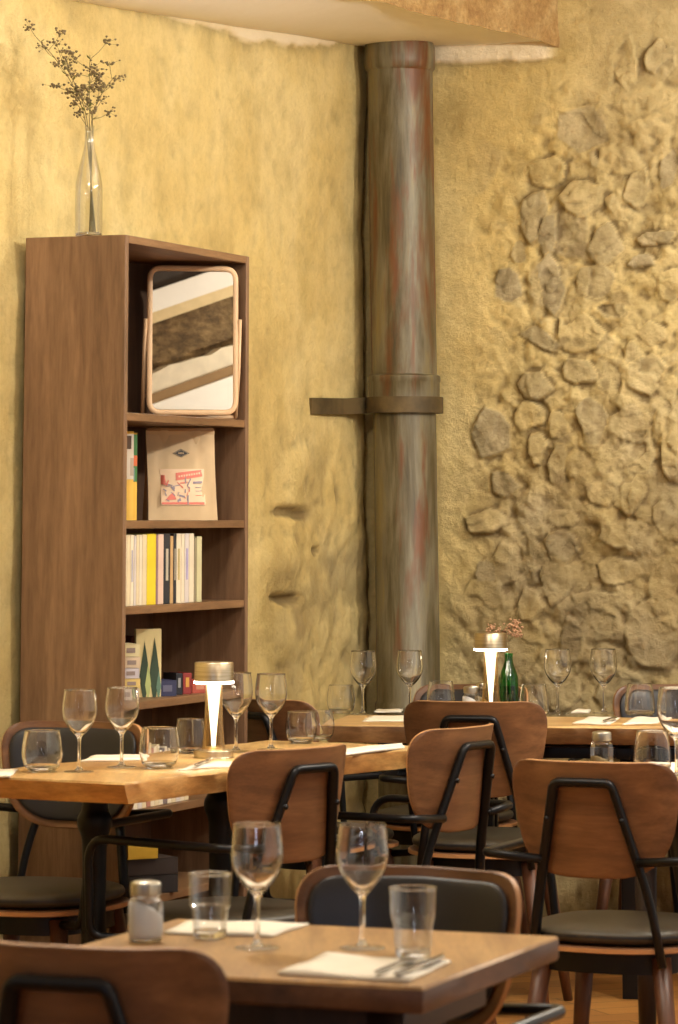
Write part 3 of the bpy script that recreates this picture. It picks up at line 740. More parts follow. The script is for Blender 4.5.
# ------------------------------------------------------------------ glass bottle vase and dried flowers on the bookcase
def sprig_mesh(base, tip, neck, seed, n_br=7, spread=.06, head=.0035, headn=9, start=.5):
    r = random.Random(seed); base, tip, neck = Vector(base), Vector(tip), Vector(neck); tn = (neck - base).length / ((neck - base).length + (tip - neck).length)
    up = neck + (neck - base).normalized() * (tip - neck).length * .45
    def cur(t):
        if t < tn: return base.lerp(neck, t / tn)
        q_ = (t - tn) / (1 - tn); return neck * (1 - q_) ** 2 + up * 2 * q_ * (1 - q_) + tip * q_ * q_
    stems = [tube([cur(i / 20) for i in range(21)], [.0016 - .0008 * i / 20 for i in range(21)], 5)]; heads, leaves = [], []
    for k in range(n_br):
        t = start + (1 - start) * (k + .5) / n_br; p = cur(t)
        a = r.uniform(0, 2 * pi); q_ = p + Vector((cos(a) * spread * r.uniform(.5, 1.1), sin(a) * spread * .6, spread * r.uniform(.3, 1.0)))
        stems.append(tube([p, p.lerp(q_, .5) + Vector((0, 0, -.004)), q_], .0007, 4))
        hd = []; heads.append(hd)
        for j in range(headn):
            s = q_ + Vector((r.gauss(0, .011), r.gauss(0, .009), r.gauss(0, .006)))
            stems.append(tube([q_.lerp(p, .12), s], .0004, 3))
            rr = head * r.uniform(.6, 1.2)
            V, F = lathe([(0, -rr), (rr * .8, -rr * .4), (rr, 0), (rr * .7, rr * .5), (0, rr * .7)], 5, False)
            hd.append(([(x + s.x, y + s.y, z + s.z) for x, y, z in V], F))
        if k % 2 == 0:
            a = r.uniform(0, 2 * pi); d = Vector((cos(a), sin(a), .6)).normalized(); l = .02; sd_ = Vector((-d.y, d.x, 0)) * .004
            leaves.append(([tuple(p), tuple(p + d * l * .5 + sd_), tuple(p + d * l), tuple(p + d * l * .5 - sd_)], [(0, 1, 2, 3)]))
    return join(*stems), [join(*h) for h in heads], join(*leaves) if leaves else None
def bottle_vase():
    # stands near the front left of the top, on the bookcase
    xb = .045; yb = .125
    p = bc(xb, yb, BH)
    d = ray(87, 232); k = (BH - EYE) / d.z
    t = thing('bottle_vase', 'clear glass bottle vase standing on top of the bookcase', 'vase', p)
    obj('bottle_body', lathe(smooth_prof([(.030, .002), (.0345, .006), (.035, .02), (.035, .10), (.033, .14), (.024, .185), (.0145, .225), (.012, .25), (.012, .278), (.0135, .285)], 5), 40, False), M['thin_glass'], t)
    obj('bottle_base', lathe([(0, .001), (.029, .001), (.033, .004), (.0335, .010), (.028, .012), (0, .007)], 40, False), M['glass'], t)
    S = 407.
    for i, (px, py, bend, lab) in enumerate([(38, 40, (-.03, 0, .05), 'long dried umbel stem leaning far left in the bottle vase'), (62, 62, (-.01, 0, .03), 'dried stem with dark heads leaning slightly left in the bottle vase'),
                                      (90, 55, (.0, 0, 0), 'dried stem standing upright in the bottle vase'), (116, 78, (.005, 0, .03), 'dried stem leaning right in the bottle vase'), (82, 92, (.004, 0, 0), 'short leafy dried stem in the neck of the bottle vase')]):
        tip = atY(px, py, p.y + .0) - p
        s, h, l = sprig_mesh((.018 - .004 * i, .004 * (i - 2), .012), (tip.x, .02 * (i % 3 - 1) - .02, tip.z), (.004 * (i - 2), .003 * (i % 3 - 1), .275), 40 + i, 7, .055, .0040, 13, .68)
        g = thing('dried_flower_stem', lab, 'dried flower', p, 0, 'dried stems in the bottle vase')
        obj('stem', s, M['sprig'], g); [obj('flower_head', x, M['sprig_head'], g) for x in h]
        if l: obj('leaves', l, M['sprig_leaf'], g, smooth=False)
bottle_vase()

# ------------------------------------------------------------------ chairs
def back_fn(x, z, o):        # curved, leaning backrest surface; x along the arc, o offset along its normal (+ = front)
    R_ = .30; a = x / R_; rec = .17
    n = Vector((-sin(a), cos(a), 0)); p = Vector((R_ * sin(a), R_ * (1 - cos(a)), 0)) + n * o
    return Vector((p.x, -.200 - rec * (z - .57) + p.y, z + p.y * rec * .6))
BACK = dense(outline2d([(-.222, .818), (0, .824), (.222, .818), (.174, .572), (-.174, .572)], [.085, .01, .085, .12, .12], 9), .028)
PADO = dense(outline2d([(-.203, .802), (0, .808), (.203, .802), (.157, .590), (-.157, .590)], [.072, .01, .072, .105, .105], 9), .028)
def make_chair():
    t = thing('cafe_chair', '', 'chair')
    obj('backrest', shell(BACK, back_fn, .013), M['chair_ply'], t, mats=[M['ply_edge']], sharp=40)
    obj('back_pad', shell(PADO, lambda x, z, o: back_fn(x, z, o + .012), .022, 5), M['leather'], t, mats=[M['leather']])
    seat = superell(.208, .208, 2.7)
    obj('seat_shell', shell(seat, lambda x, y, o: Vector((x, y + .01, .417 + o + .05 * (x * x))), .013), M['rim_wood'], t, mats=[M['ply_edge']], sharp=40)
    obj('seat_pad', shell(superell(.198, .198, 2.6), lambda x, y, o: Vector((x, y + .01, .444 + o + .03 * x * x)), .046, 6), M['seat_leather'], t, mats=[M['leather']])
    ring = superell(.165, .165, 3.2, 40)
    V = [(x, y, z) for z in (.365, .409) for x, y in ring] + [(x * .93, y * .93, z) for z in (.365, .409) for x, y in ring]
    n = 40; F = []
    for k in range(n):
        j = (k + 1) % n; F += [(k, j, n + j, n + k), (2 * n + j, 2 * n + k, 3 * n + k, 3 * n + j), (k, 2 * n + k, 2 * n + j, j), (n + j, 3 * n + j, 3 * n + k, n + k)]
    obj('seat_frame', join((V, F), box(.32, .03, .02, (0, 0, .39), .003), box(.03, .32, .02, (0, 0, .39), .003)), M['black_metal'], t, sharp=40)
    fr = lambda x, z: back_fn(x, z, -.020)
    pts = [Vector((-.15, -.165, .385)), fr(-.125, .52) + Vector((0, .004, 0)), fr(-.062, .780), fr(.062, .780), fr(.125, .52) + Vector((0, .004, 0)), Vector((.15, -.165, .385))]
    bf = obj('back_frame', tube(fillet(pts, [0, .05, .016, .016, .05, 0], 5), .0125, 10, False, .8), M['black_metal'], t)
    for x, z in ((-.082, .70), (.082, .70), (-.108, .61), (.108, .61)):
        obj('bolt', tube([fr(x, z) + Vector((0, -.014, 0)), fr(x, z) + Vector((0, .012, 0))], .006, 8), M['black_metal'], bf)
    for s in (-1, 1):
        arm = fillet([(s * .112, -.218, .610), (s * .25, -.205, .618), (s * .255, .205, .618), (s * .235, .215, .40), (s * .15, .15, .392)], [0, .03, .06, .03, 0], 7)
        obj('arm', tube(arm, .010, 10), M['black_metal'], t)
    for sx_ in (-1, 1):
        for sy in (-1, 1):
            top, bot = Vector((sx_ * .135, sy * .135 + .005, .40)), Vector((sx_ * .19, sy * .2 + .005, 0))
            obj('leg', tube([top, top.lerp(bot, .5), bot], [.022, .018, .0125], 14), M['leg_wood'], t)
    return t
chair0 = make_chair(); first = [True]
def place_chair(px, py, zt, ang, label, group, back=.23):
    """px,py: middle of the top edge of the backrest, zt its height, ang facing direction in degrees (0 = away from camera, + = to the right)"""
    s = zt / .822; p = at(px, py, zt); a = radians(ang); f = Vector((sin(a), cos(a), 0))
    o = p + f * back * s
    if first[0]: t = chair0; first[0] = False
    else: t = copy_tree(chair0)
    t.location = (o.x, o.y, 0); t.rotation_euler = (0, 0, -a); t.scale = (s, s, s); tag(t, label, 'chair', group)
    return t
G1, G2, G3 = 'chairs around the long live edge table', 'chairs around the far table', 'chairs at the near square table'
place_chair(66, 946, .80, 21, 'walnut backed chair in the very foreground, cut off at the lower left', G3)
place_chair(422, 868, .785, 180 + 24, 'black padded chair facing us behind the near square table', G3)
place_chair(308, 748, .812, -49, 'walnut backed chair turned left at the middle of the live edge table', G1)
place_chair(471, 727, .812, -58, 'walnut backed chair turned left at the far end of the live edge table', G1)
place_chair(85, 722, .824, 180 + 24, 'chair facing us with grey back pad, far left behind the live edge table', G1)
place_chair(254, 699, .82, 46, 'walnut backed chair between bookcase and far table, seen through the wine glasses beside the lamp', G2)
place_chair(471, 702, .826, 12, 'walnut backed chair seen squarely from behind at the far table', G2)
place_chair(478, 685, .806, 180 + 28, 'chair facing us on the wall side of the far table, behind the green bottle', G2)
place_chair(678, 685, .806, 180 + 16, 'chair facing us on the wall side of the far table, at the right edge', G2)
place_chair(585, 762, .80, 24, 'large walnut backed chair with visible round seat at the right', 'chairs at the right hand table')
place_chair(774, 733, .80, 180 + 6, 'chair on the far side of the right hand table, only its seat corner in frame', 'chairs at the right hand table')

# ------------------------------------------------------------------ tables
def slab(outline, z0, z1, under=0):
    """horizontal slab from an (x,y) outline (counter clockwise); the lower rim moves in by `under`; edge faces get material 1"""
    n = len(outline); cx = sum(p[0] for p in outline) / n; cy = sum(p[1] for p in outline) / n
    def ins(p, d):
        v = Vector((p[0] - cx, p[1] - cy)); l = v.length; return ((cx + v.x * (l - d) / l), (cy + v.y * (l - d) / l))
    lv = [(z1, .004), (z1 - .004, 0), ((z0 + z1) / 2, under * .45), (z0 + .004, under), (z0, under + .004)]
    V = []; F = []; I = []; rr_ = random.Random(8)
    for q_, (z, d) in enumerate(lv): V += [ins(p, d + (under * rr_.uniform(-.3, .3) if q_ in (1, 2, 3) else 0)) + (z + (under * rr_.uniform(-.15, .15) if q_ == 2 else 0),) for p in outline]
    for i in range(len(lv) - 1):
        for k in range(n): F.append((i * n + k, (i + 1) * n + k, (i + 1) * n + (k + 1) % n, i * n + (k + 1) % n)); I.append(1 if i else 0)
    F.append(tuple(range(n))); I.append(0); F.append(tuple((len(lv) - 1) * n + k for k in reversed(range(n)))); I.append(1)
    return V, F, I
def live(a, b, amp, n, seed):      # wavy natural edge between two points
    r = random.Random(seed); a, b = Vector(a), Vector(b); d = b - a; nn = Vector((-d.y, d.x)).normalized(); out = []
    ph = [r.uniform(0, 6.3) for _ in range(4)]
    for i in range(n):
        t = i / n; w = amp * (sin(3 * t * 3 + ph[0]) * .5 + sin(11 * t * 2 + ph[1]) * .3 + sin(29 * t * 2 + ph[2]) * .22) * min(1, t * 12, (1 - t) * 12 + .05)
        p = a + d * t + nn * w; out.append((p.x, p.y))
    return out
# near square table
ZF = .72
fr_, ff_ = at(559, 936, ZF), at(423, 987.5, ZF)
e = (fr_ - ff_); ln = e.length; e.normalize(); l_ = Vector((-e.y, e.x, 0))     # e into depth, l_ to the left
def T1(x, y, z=0): p = ff_ + e * y + l_ * x; return (p.x, p.y, z)
t = thing('square_table', 'small square brown wooden table in the foreground laid for two', 'table', (0, 0, 0))
ol = [T1(.60, 0)[:2], T1(0, 0)[:2], T1(0, ln)[:2], T1(.60, ln)[:2]]
ol = dense([(p.x, p.y) for p in fillet([q_ + (0,) for q_ in ol], .002, 2, True)], .08)
tp = obj('tabletop', slab(ol, ZF - .034, ZF), M['table_front'], t, mats=[M['table_front_side']], sharp=40)
obj('apron', join(*[xf(box(a, b, .05, (0, 0, ZF - .06), .002), Matrix.Translation(Vector(T1(x, y))) @ Matrix.Rotation(math.atan2(e.y, e.x) - pi / 2, 4, 'Z')) for a, b, x, y in ((.44, .02, .30, .12), (.44, .02, .30, ln - .12), (.02, ln - .24, .08, ln / 2), (.02, ln - .24, .52, ln / 2))]), M['dark_leg'], t, sharp=40)
for x, y in ((.1, .13), (.5, .13), (.1, ln - .30), (.5, ln - .30)):
    a = Vector(T1(x, y, ZF - .04)); b = Vector(T1(x + (x - .3) * .25, y + min(0, y - ln / 2) * .2, 0))
    obj('leg', tube([a, a.lerp(b, .5), b], [.028, .022, .016], 14), M['dark_leg'], t)
# long live edge table
ZM = .76
m0, m1 = at(125, 783, ZM), at(351, 755.5, ZM); e2 = (m1 - m0).normalized(); l2 = Vector((-e2.y, e2.x, 0)); ML = 1.34; MWD = .455
def T2(x, y, z=0): p = m0 + e2 * y + l2 * x; return (p.x, p.y, z)
ol = [T2(MWD, 0)[:2]] + [T2(MWD * .5, -.004)[:2]] + live(T2(0, 0)[:2], T2(0, ML)[:2], .014, 60, 3) + [T2(0, ML)[:2], T2(MWD * .5, ML + .005)[:2]] + live(T2(MWD, ML)[:2], T2(MWD, 0)[:2], .012, 50, 4)
t = thing('live_edge_table', 'long live edge wooden table on iron pedestals in the middle, holding a lamp', 'table')
M['mid_top'] = wood('mid_top', (186, 140, 84), (216, 174, 112), (236, 200, 140), (9, 1.1, 9), .34, (0, 0, math.atan2(e2.x, e2.y)), rings=3)
obj('tabletop', slab(ol, ZM - .046, ZM, .022), M['mid_top'], t, mats=[M['table_edge']], sharp=40)
for y in (.43, .97):
    c = Vector(T2(MWD * .80, y)); cz = lambda pr: lathe(pr, 32)
    ped = obj('pedestal', xf(cz(smooth_prof([(.030, .05), (.030, .30), (.027, .45), (.028, .57), (.031, .60), (.039, .622), (.039, .642), (.030, .662), (.032, .69), (.055, .712)], 4)), Matrix.Translation(c)), M['iron'], t)
    obj('pedestal_base', xf(lathe(smooth_prof([(0, 0), (.105, .001), (.11, .008), (.10, .016), (.05, .028), (.032, .05), (0, .052)], 3), 32, False), Matrix.Translation(c)), M['iron'], t)
obj('top_plate', xf(box(.16, 1.0, .014, (0, 0, 0), .003), Matrix.Translation(Vector(T2(MWD / 2, ML / 2, ZM - .05))) @ Matrix.Rotation(math.atan2(e2.y, e2.x) - pi / 2, 4, 'Z')), M['iron'], t, sharp=40)
# far table
ZB = .75
b0, b1 = at(322, 724.5, ZB), at(634, 727.5, ZB); e3 = (b1 - b0).normalized(); l3 = Vector((-e3.y, e3.x, 0)); BL, BWD = 1.36, .47
def T3(x, y, z=0): p = b0 + e3 * x + l3 * y; return (p.x, p.y, z)
ol = live(T3(0, 0)[:2], T3(BL, 0)[:2], .012, 60, 9) + live(T3(BL, 0)[:2], T3(BL, BWD)[:2], .004, 6, 1) + live(T3(BL, BWD)[:2], T3(0, BWD)[:2], .012, 50, 5) + [T3(0, BWD)[:2]]
t = thing('far_table', 'live edge wooden table with black steel frame near the back wall', 'table')
M['far_top'] = wood('far_top', (186, 142, 88), (216, 176, 116), (236, 202, 142), (1.1, 9, 9), .36, (0, 0, -math.atan2(e3.y, e3.x)), rings=3)
M['bark_edge'] = wood('bark_edge', (92, 60, 32), (130, 90, 50), (168, 124, 74), (3, 3, 14), .6, bump=.9)
obj('tabletop', slab(ol, ZB - .048, ZB, .015), M['far_top'], t, mats=[M['bark_edge']], sharp=40)
R3 = Matrix.Rotation(math.atan2(e3.y, e3.x), 4, 'Z')
for y in (.10, BWD - .08):
    obj('rail', xf(box(BL - .2, .03, .03, (0, 0, 0), .003), Matrix.Translation(Vector(T3(BL / 2, y, ZB - .075))) @ R3), M['black_metal'], t, sharp=40)
for x in (.42, .82, BL - .10):
    obj('cross_rail', xf(box(.04, BWD - .15, .03, (0, 0, 0), .003), Matrix.Translation(Vector(T3(x, BWD / 2, ZB - .075))) @ R3), M['black_metal'], t, sharp=40)
    for y in (.27, .37): obj('leg', xf(box(.045, .045, ZB - .06, (0, 0, (ZB - .06) / 2), .004), Matrix.Translation(Vector(T3(x, y))) @ R3), M['black_metal'], t, sharp=40)
# right table
ZR = .75
t = thing('right_table', 'wooden table at the right edge behind the large walnut chair', 'table')
R0 = Vector((.575, 7.62)); e4 = Vector((.985, -.17)); l4 = Vector((.17, .985))
def T4(x, y, z=0): p = R0 + e4 * x + l4 * y; return (p.x, p.y, z)
ol = live(T4(0, 0)[:2], T4(.8, 0)[:2], .008, 30, 15) + [T4(.8, 0)[:2], T4(.8, .5)[:2]] + [T4(0, .5)[:2]]
obj('tabletop', slab(ol, ZR - .04, ZR, .01), M['table_light'], t, mats=[M['table_edge']], sharp=40)
for x, y, dx in ((.06, .36, 0), (.12, .36, .10), (.68, .36, -.1), (.74, .36, 0)):
    a, b = Vector(T4(x, y, ZR - .03)), Vector(T4(x + dx, y, 0)); obj('leg', tube([a, a.lerp(b, .5), b], [.028, .023, .017], 14), M['dark_leg'], t)
obj('apron', xf(box(.66, .03, .05, (0, 0, 0), .003), Matrix.Translation(Vector(T4(.4, .25, ZR - .065))) @ Matrix.Rotation(math.atan2(e4.y, e4.x), 4, 'Z')), M['dark_leg'], t, sharp=40)

# ------------------------------------------------------------------ glassware
def make_wine_glass():
    t = thing('wine_glass', '', 'wine glass')
    bowl = smooth_prof([(.003, .078), (.010, .082), (.022, .094), (.034, .113), (.0385, .131), (.0380, .150), (.0358, .168), (.0340, .180)], 5)
    inner = [(max(r - .0011 - .0012 * max(0, (.11 - z) / .03), 0), z + .004 * max(0, (.11 - z) / .03)) for r, z in bowl]; inner = [q_ for q_ in inner if q_[0] > .0005]
    obj('bowl', lathe([(0, .0775)] + bowl + inner[::-1] + [(0, inner[0][1])], 44, False), M['glass'], t)
    obj('rim', lathe([(.0346, .1795), (.0346, .1812), (.0334, .1812), (.0334, .1795), (.0346, .1795)], 40, False), M['glass'], t)
    obj('stem', lathe(smooth_prof([(.0, .0045), (.010, .005), (.0048, .012), (.0036, .035), (.0036, .065), (.0055, .076), (.011, .083), (.014, .0865), (0, .0875)], 4), 20, False), M['glass'], t)
    obj('foot', lathe([(0, .0005), (.033, .0005), (.0345, .0012), (.033, .0022), (.012, .0045), (0, .006)], 40, False), M['thin_glass'], t)
    return t
wg0 = make_wine_glass(); wgf = [True]
def wine(px, py, z, s, label, group):
    if wgf[0]: t = wg0; wgf[0] = False
    else: t = copy_tree(wg0)
    t.location = at(px, py, z); t.scale = (s, s, s); t.rotation_euler = (0, 0, random.uniform(0, 6)); tag(t, label, 'wine glass', group)
def make_tumbler(kind):
    t = thing('tumbler', '', 'glass')
    if kind == 'round': o = [(.026, .003), (.034, .008), (.0405, .024), (.0425, .042), (.0400, .064), (.0365, .084)]; b = (.031, .013)
    elif kind == 'taper': o = [(.034, .003), (.0405, .006), (.0425, .016), (.0415, .04), (.0385, .065), (.0345, .088)]; b = (.039, .012)
    elif kind == 'stack': o = [(.0225, .003), (.0245, .008), (.0262, .040), (.0270, .0435), (.0308, .0475), (.0312, .060), (.0318, .092)]; b = (.0235, .013)
    else: o = [(.0225, .003), (.0245, .008), (.0275, .045), (.0282, .049), (.0302, .053), (.0310, .066), (.0325, .094)]; b = (.0235, .014)
    pr = smooth_prof(o, 4) if kind in ('round', 'taper') else o
    if kind in ('stack', 'slim'):
        obj('glass_wall', lathe(pr, 44, False), M['thin_glass'], t, sharp=25)
        obj('thick_base', lathe(smooth_prof([(0, .002), (b[0] * .8, .0008), (b[0], .004), (b[0] + .0008, b[1] * .7), (b[0] * .9, b[1]), (0, b[1] * .8)], 3), 40, False), M['glass'], t)
    zb = b[1]
    inn = [(max(r - .0016, 0), z) for r, z in pr if z > zb]; inn = [(inn[0][0] * .9, zb)] + inn
    if kind not in ('stack', 'slim'): obj('glass_wall', lathe([(0, .001), (b[0], .001)] + pr + inn[::-1] + [(0, zb - .001)], 44, False), M['glass'], t, sharp=35)
    rt, zt = o[-1]
    obj('rim', lathe([(rt + .0004, zt - .0006), (rt + .0004, zt + .0008), (rt - .0018, zt + .0008), (rt - .0018, zt - .0006), (rt + .0004, zt - .0006)], 40, False), M['glass'], t)
    return t
tum = {}
def tumbler(kind, px, py, z, s, label, group):
    if kind not in tum: t = tum[kind] = make_tumbler(kind)
    else: t = copy_tree(tum[kind])
    t.location = at(px, py, z); t.scale = (s, s, s); tag(t, label, 'glass', group)
g = 'wine glasses on the near square table'
wine(257, 948.5, ZF, .94, 'left wine glass on the near square table', g)
wine(362.5, 948.5, ZF, .94, 'right wine glass on the near square table', g)
g = 'wine glasses on the live edge table'
wine(79, 772, ZM, .985, 'wine glass at the far left of the live edge table, beside the low tumbler', g)
wine(121.5, 767.5, ZM, .975, 'second wine glass from the left on the live edge table', g)
wine(236, 752, ZM, 1.03, 'wine glass directly right of the table lamp on the live edge table', g)
wine(271, 750, ZM, 1.00, 'wine glass second right of the lamp, in front of the walnut chair back', g)
g = 'wine glasses on the far table'
wine(363, 714.5, ZB, 1.0, 'leftmost wine glass on the far table, left of the pipe foot', g)
wine(410, 714, ZB, 1.0, 'wine glass in front of the drain pipe on the far table', g)
wine(558, 714, ZB, 1.02, 'wine glass right of the green bottle on the far table', g)
wine(604, 713.5, ZB, 1.02, 'rightmost wine glass on the far table', g)
wine(677, 778, ZR + .0095, 1.06, 'wine glass cut by the right edge on the right hand table', 'glassware on the right hand table')
tumbler('stack', 210, 938.5, ZF, .98, 'two tier tumbler on the near square table beside the salt shaker', 'tumblers on the near square table')
tumbler('slim', 413, 958.5, ZF, 1.0, 'tapering tumbler on the near square table near its right edge', 'tumblers on the near square table')
g = 'tumblers on the live edge table'
tumbler('round', 42, 772, ZM, 1.06, 'low round tumbler at the far left of the live edge table', g)
tumbler('round', 159, 768.5, ZM, 1.06, 'low round tumbler nearest left of the table lamp', g)
tumbler('taper', 190, 753, ZM, .90, 'tumbler half hidden behind the lamp on the live edge table', g)
tumbler('round', 301, 743.5, ZM, .92, 'tumbler behind the turned walnut chair on the live edge table', g)
tumbler('round', 320, 740, ZM, .86, 'rear tumbler of the pair behind the turned walnut chair', g)
g = 'tumblers on the far table'
tumbler('round', 341, 714, ZB, .98, 'tumbler at the left end of the far table', g)
tumbler('taper', 441, 712, ZB, 1.0, 'tumbler left of the salt jar on the far table', g)
tumbler('taper', 534, 716, ZB, 1.0, 'tumbler between green bottle and wine glass on the far table', g)
tumbler('taper', 640, 715.5, ZB, 1.02, 'tumbler beside the rightmost wine glass on the far table', g)
tumbler('taper', 652.5, 771, ZR + .0095, .98, 'tumbler on the right hand table beside the salt jar', 'glassware on the right hand table')

def shaker(px, py, z, s, label, fill, cap, level=.035, group=None):
    t = thing('salt_shaker', label, 'salt shaker', at(px, py, z), .3, group, s)
    n8 = 10
    obj('jar', lathe([(.020, .002), (.0255, .005), (.0265, .012), (.0265, .050), (.024, .058), (.019, .063), (.0185, .068)], n8, False), M['thin_glass'], t, smooth=False)
    obj('jar_base', lathe([(0, .001), (.022, .001), (.0245, .004), (.022, .006), (0, .005)], n8, False), M['glass'], t)
    V, F = lathe([(.0, .006), (.0235, .006), (.0245, .010), (.0245, level), (.012, level + .006), (0, level + .007)], 20, False)
    V = [(x, y, zz - (.012 * x / .0245 if zz > level - .001 else 0)) for x, y, zz in V]
    obj('filling', (V, F), fill, t)
    obj('lid', lathe(smooth_prof([(.0185, .065), (.0215, .066), (.022, .070), (.022, .080), (.0205, .084), (.012, .0862), (0, .087)], 3), 28), cap, t)
    return t
shaker(145.5, 941.5, ZF, .98, 'glass salt shaker half full of salt on the near square table', M['salt'], M['lid_metal'], .046)
shaker(471, 716, ZB, .98, 'pale filled glass salt jar with metal lid on the far table', M['salt'], M['lid_metal'], .045)
shaker(482.5, 709.5, ZB, .92, 'small shaker half hidden between salt jar and lamp on the far table', M['pepper'], M['chrome'], .03)
shaker(602, 770, ZR, 1.0, 'metal lidded glass salt jar on the right hand table', M['pepper'], M['lid_metal'], .02)

# ------------------------------------------------------------------ cordless table lamps
def make_lamp():
    t = thing('table_lamp', '', 'lamp')
    hd = obj('lamp_head', lathe([(.046, .182), (.0475, .183), (.0475, .226), (.046, .228), (0, .228)], 48), M['lamp_metal'], t, sharp=40)
    obj('light_ring', lathe([(.0485, .1825), (.0492, .180), (.0485, .177), (.018, .177), (.018, .1825)], 48, False), M['lamp_glow'], t)
    obj('stem_highlight', lathe([(.0185, .177), (.0150, .15), (.0095, .09), (.0060, .05), (.0050, .028)], 32, False), M['stem_highlight_glow'], t)  # added glowing cone, imitates lamp light caught on the stem
    obj('stem', lathe(smooth_prof([(.030, .02), (.0265, .035), (.0235, .07), (.0215, .12), (.0205, .165), (.0205, .177)], 4), 40, False), M['lamp_stem'], t)
    obj('lamp_base', lathe(smooth_prof([(.0, .0), (.045, .0), (.0475, .003), (.0475, .014), (.0455, .018), (.03, .021), (.024, .026), (0, .027)], 3), 48, False), M['lamp_metal'], t)
    return t
def stem_mat():
    m, nt, out = new_mat('see_through_metal_stem')  # metal stem made see-through so the glowing highlight cone shows
    t_ = nt.nodes.new('ShaderNodeBsdfTransparent'); t_.inputs[0].default_value = L(250, 236, 206)
    b = nt.nodes.new('ShaderNodeBsdfPrincipled'); b.inputs['Base Color'].default_value = L(206, 178, 132); b.inputs['Roughness'].default_value = .3; b.inputs['Metallic'].default_value = .9
    x = nt.nodes.new('ShaderNodeMixShader'); f = nt.nodes.new('ShaderNodeLayerWeight'); f.inputs[0].default_value = .55
    nt.links.new(f.outputs['Facing'], x.inputs[0]); nt.links.new(t_.outputs[0], x.inputs[1]); nt.links.new(b.outputs[0], x.inputs[2]); nt.links.new(x.outputs[0], out.inputs[0]); return m
M['lamp_stem'] = stem_mat()
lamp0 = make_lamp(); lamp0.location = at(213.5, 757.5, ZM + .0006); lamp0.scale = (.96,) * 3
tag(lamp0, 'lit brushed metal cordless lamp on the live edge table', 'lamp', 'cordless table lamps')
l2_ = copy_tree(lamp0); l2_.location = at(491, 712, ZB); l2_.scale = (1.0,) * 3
tag(l2_, 'lit brushed metal cordless lamp on the far table beside the green bottle', 'lamp', 'cordless table lamps')

# green bottle with a dried sprig on the far table
pb = at(509, 710, ZB)
t = thing('green_bottle', 'green glass bottle with a dried sprig on the far table beside the lamp', 'bottle', pb)
t['label'] = 'green glass bottle behind the lamp on the far table'
obj('bottle_body', lathe(smooth_prof([(.024, .001), (.0275, .005), (.028, .02), (.028, .085), (.025, .105), (.016, .130), (.0125, .145), (.0125, .160), (.014, .165)], 5), 32, False), M['green_glass'], t)
obj('bottle_base', lathe([(0, .001), (.0235, .001), (.0265, .006), (.02, .009), (0, .007)], 32, False), M['green_glass'], t)
for i, (px, py, lab) in enumerate(((492, 634, 'pale pink dried sprig leaning left from the green bottle'), (508, 628, 'pale pink dried sprig upright in the green bottle'))):
    tip = atY(px, py, pb.y) - pb
    s, h, l = sprig_mesh((.004, .0, .01), (tip.x, 0, tip.z), (.004 * (i - .5), 0, .165), 60 + i, 8, .032, .0042, 14, .80)
    gq = thing('dried_sprig', lab, 'dried flower', pb, 0, 'dried sprigs in the green bottle')
    obj('stem', s, M['sprig'], gq); [obj('flower_head', x, M['dry_flower'], gq) for x in h]

# ------------------------------------------------------------------ napkins and cutlery
def napkin(pts, z, label, group, th=.006, seed=0):
    P = [at(x, y, z) for x, y in pts]; c = sum(P, Vector()) / 4; n = 10; V, F = [], []
    r = np.random.default_rng(seed); ph = r.uniform(0, 6, 4)
    for k, zz in enumerate((0, 1)):
        for j in range(n + 1):
            for i in range(n + 1):
                u, v = i / n, j / n; p = P[0].lerp(P[1], u).lerp(P[3].lerp(P[2], u), v) - c
                w = .0016 * (sin(6 * u + ph[0]) + sin(5 * v + ph[1]) + sin(9 * (u + v) + ph[2])); edge = min(u, v, 1 - u, 1 - v)
                V.append((p.x, p.y, .0008 if k == 0 else .0012 + th * (.55 + .45 * min(1, edge * 8)) + w * .6))
    k = n + 1; o = k * k
    for j in range(n):
        for i in range(n):
            a = j * k + i; F.append((o + a, o + a + 1, o + a + k + 1, o + a + k)); F.append((a, a + k, a + k + 1, a + 1))
    bd = [i for i in range(k)] + [j * k + n for j in range(1, k)] + [n * k + i for i in range(n - 1, -1, -1)] + [j * k for j in range(n - 1, 0, -1)]
    for i in range(len(bd)):
        a, b = bd[i], bd[(i + 1) % len(bd)]; F.append((a, b, o + b, o + a))
    return tag(obj('napkin', (V, F), M['linen'], None, True, (c.x, c.y, z)), label, 'napkin', group)
g = 'folded napkins on the near square table'
napkin([(164, 935), (272, 938), (309, 925.5), (192, 921.5)], ZF, 'white folded napkin along the far edge of the near square table', g, .005, 1)
napkin([(278, 975.5), (409, 983.5), (451, 963.5), (325, 956.5)], ZF, 'white folded napkin under cutlery at the front of the near square table', g, .005, 2)
g = 'folded napkins on the live edge table'
napkin([(-30, 777), (10, 778), (18, 770.8), (-14, 770.5)], ZM, 'white napkin at the far left end of the live edge table', g, .005, 3)
napkin([(80, 762.5), (140, 761), (147, 757), (92, 758)], ZM, 'white napkin behind the two left wine glasses', g, .006, 4)
napkin([(178, 771), (236, 767), (248, 762.5), (200, 765)], ZM, 'white napkin in front of the table lamp', g, .005, 5)
napkin([(330, 757.5), (405, 749), (402, 745.5), (338, 751)], ZM, 'white napkin on the live edge table between the two turned chairs', g, .006, 6)
g = 'folded napkins on the far table'
napkin([(362, 722), (416, 722), (418, 717), (370, 717)], ZB, 'white napkin at the front edge of the far table left of the chair', g, .005, 7)
napkin([(374, 713), (401, 713), (403, 710.8), (378, 710.8)], ZB, 'white napkin between the two left wine glasses on the far table', g, .006, 8)
napkin([(571, 713.5), (589, 713.5), (591, 711), (575, 711)], ZB, 'white napkin between the two right wine glasses on the far table', g, .006, 9)
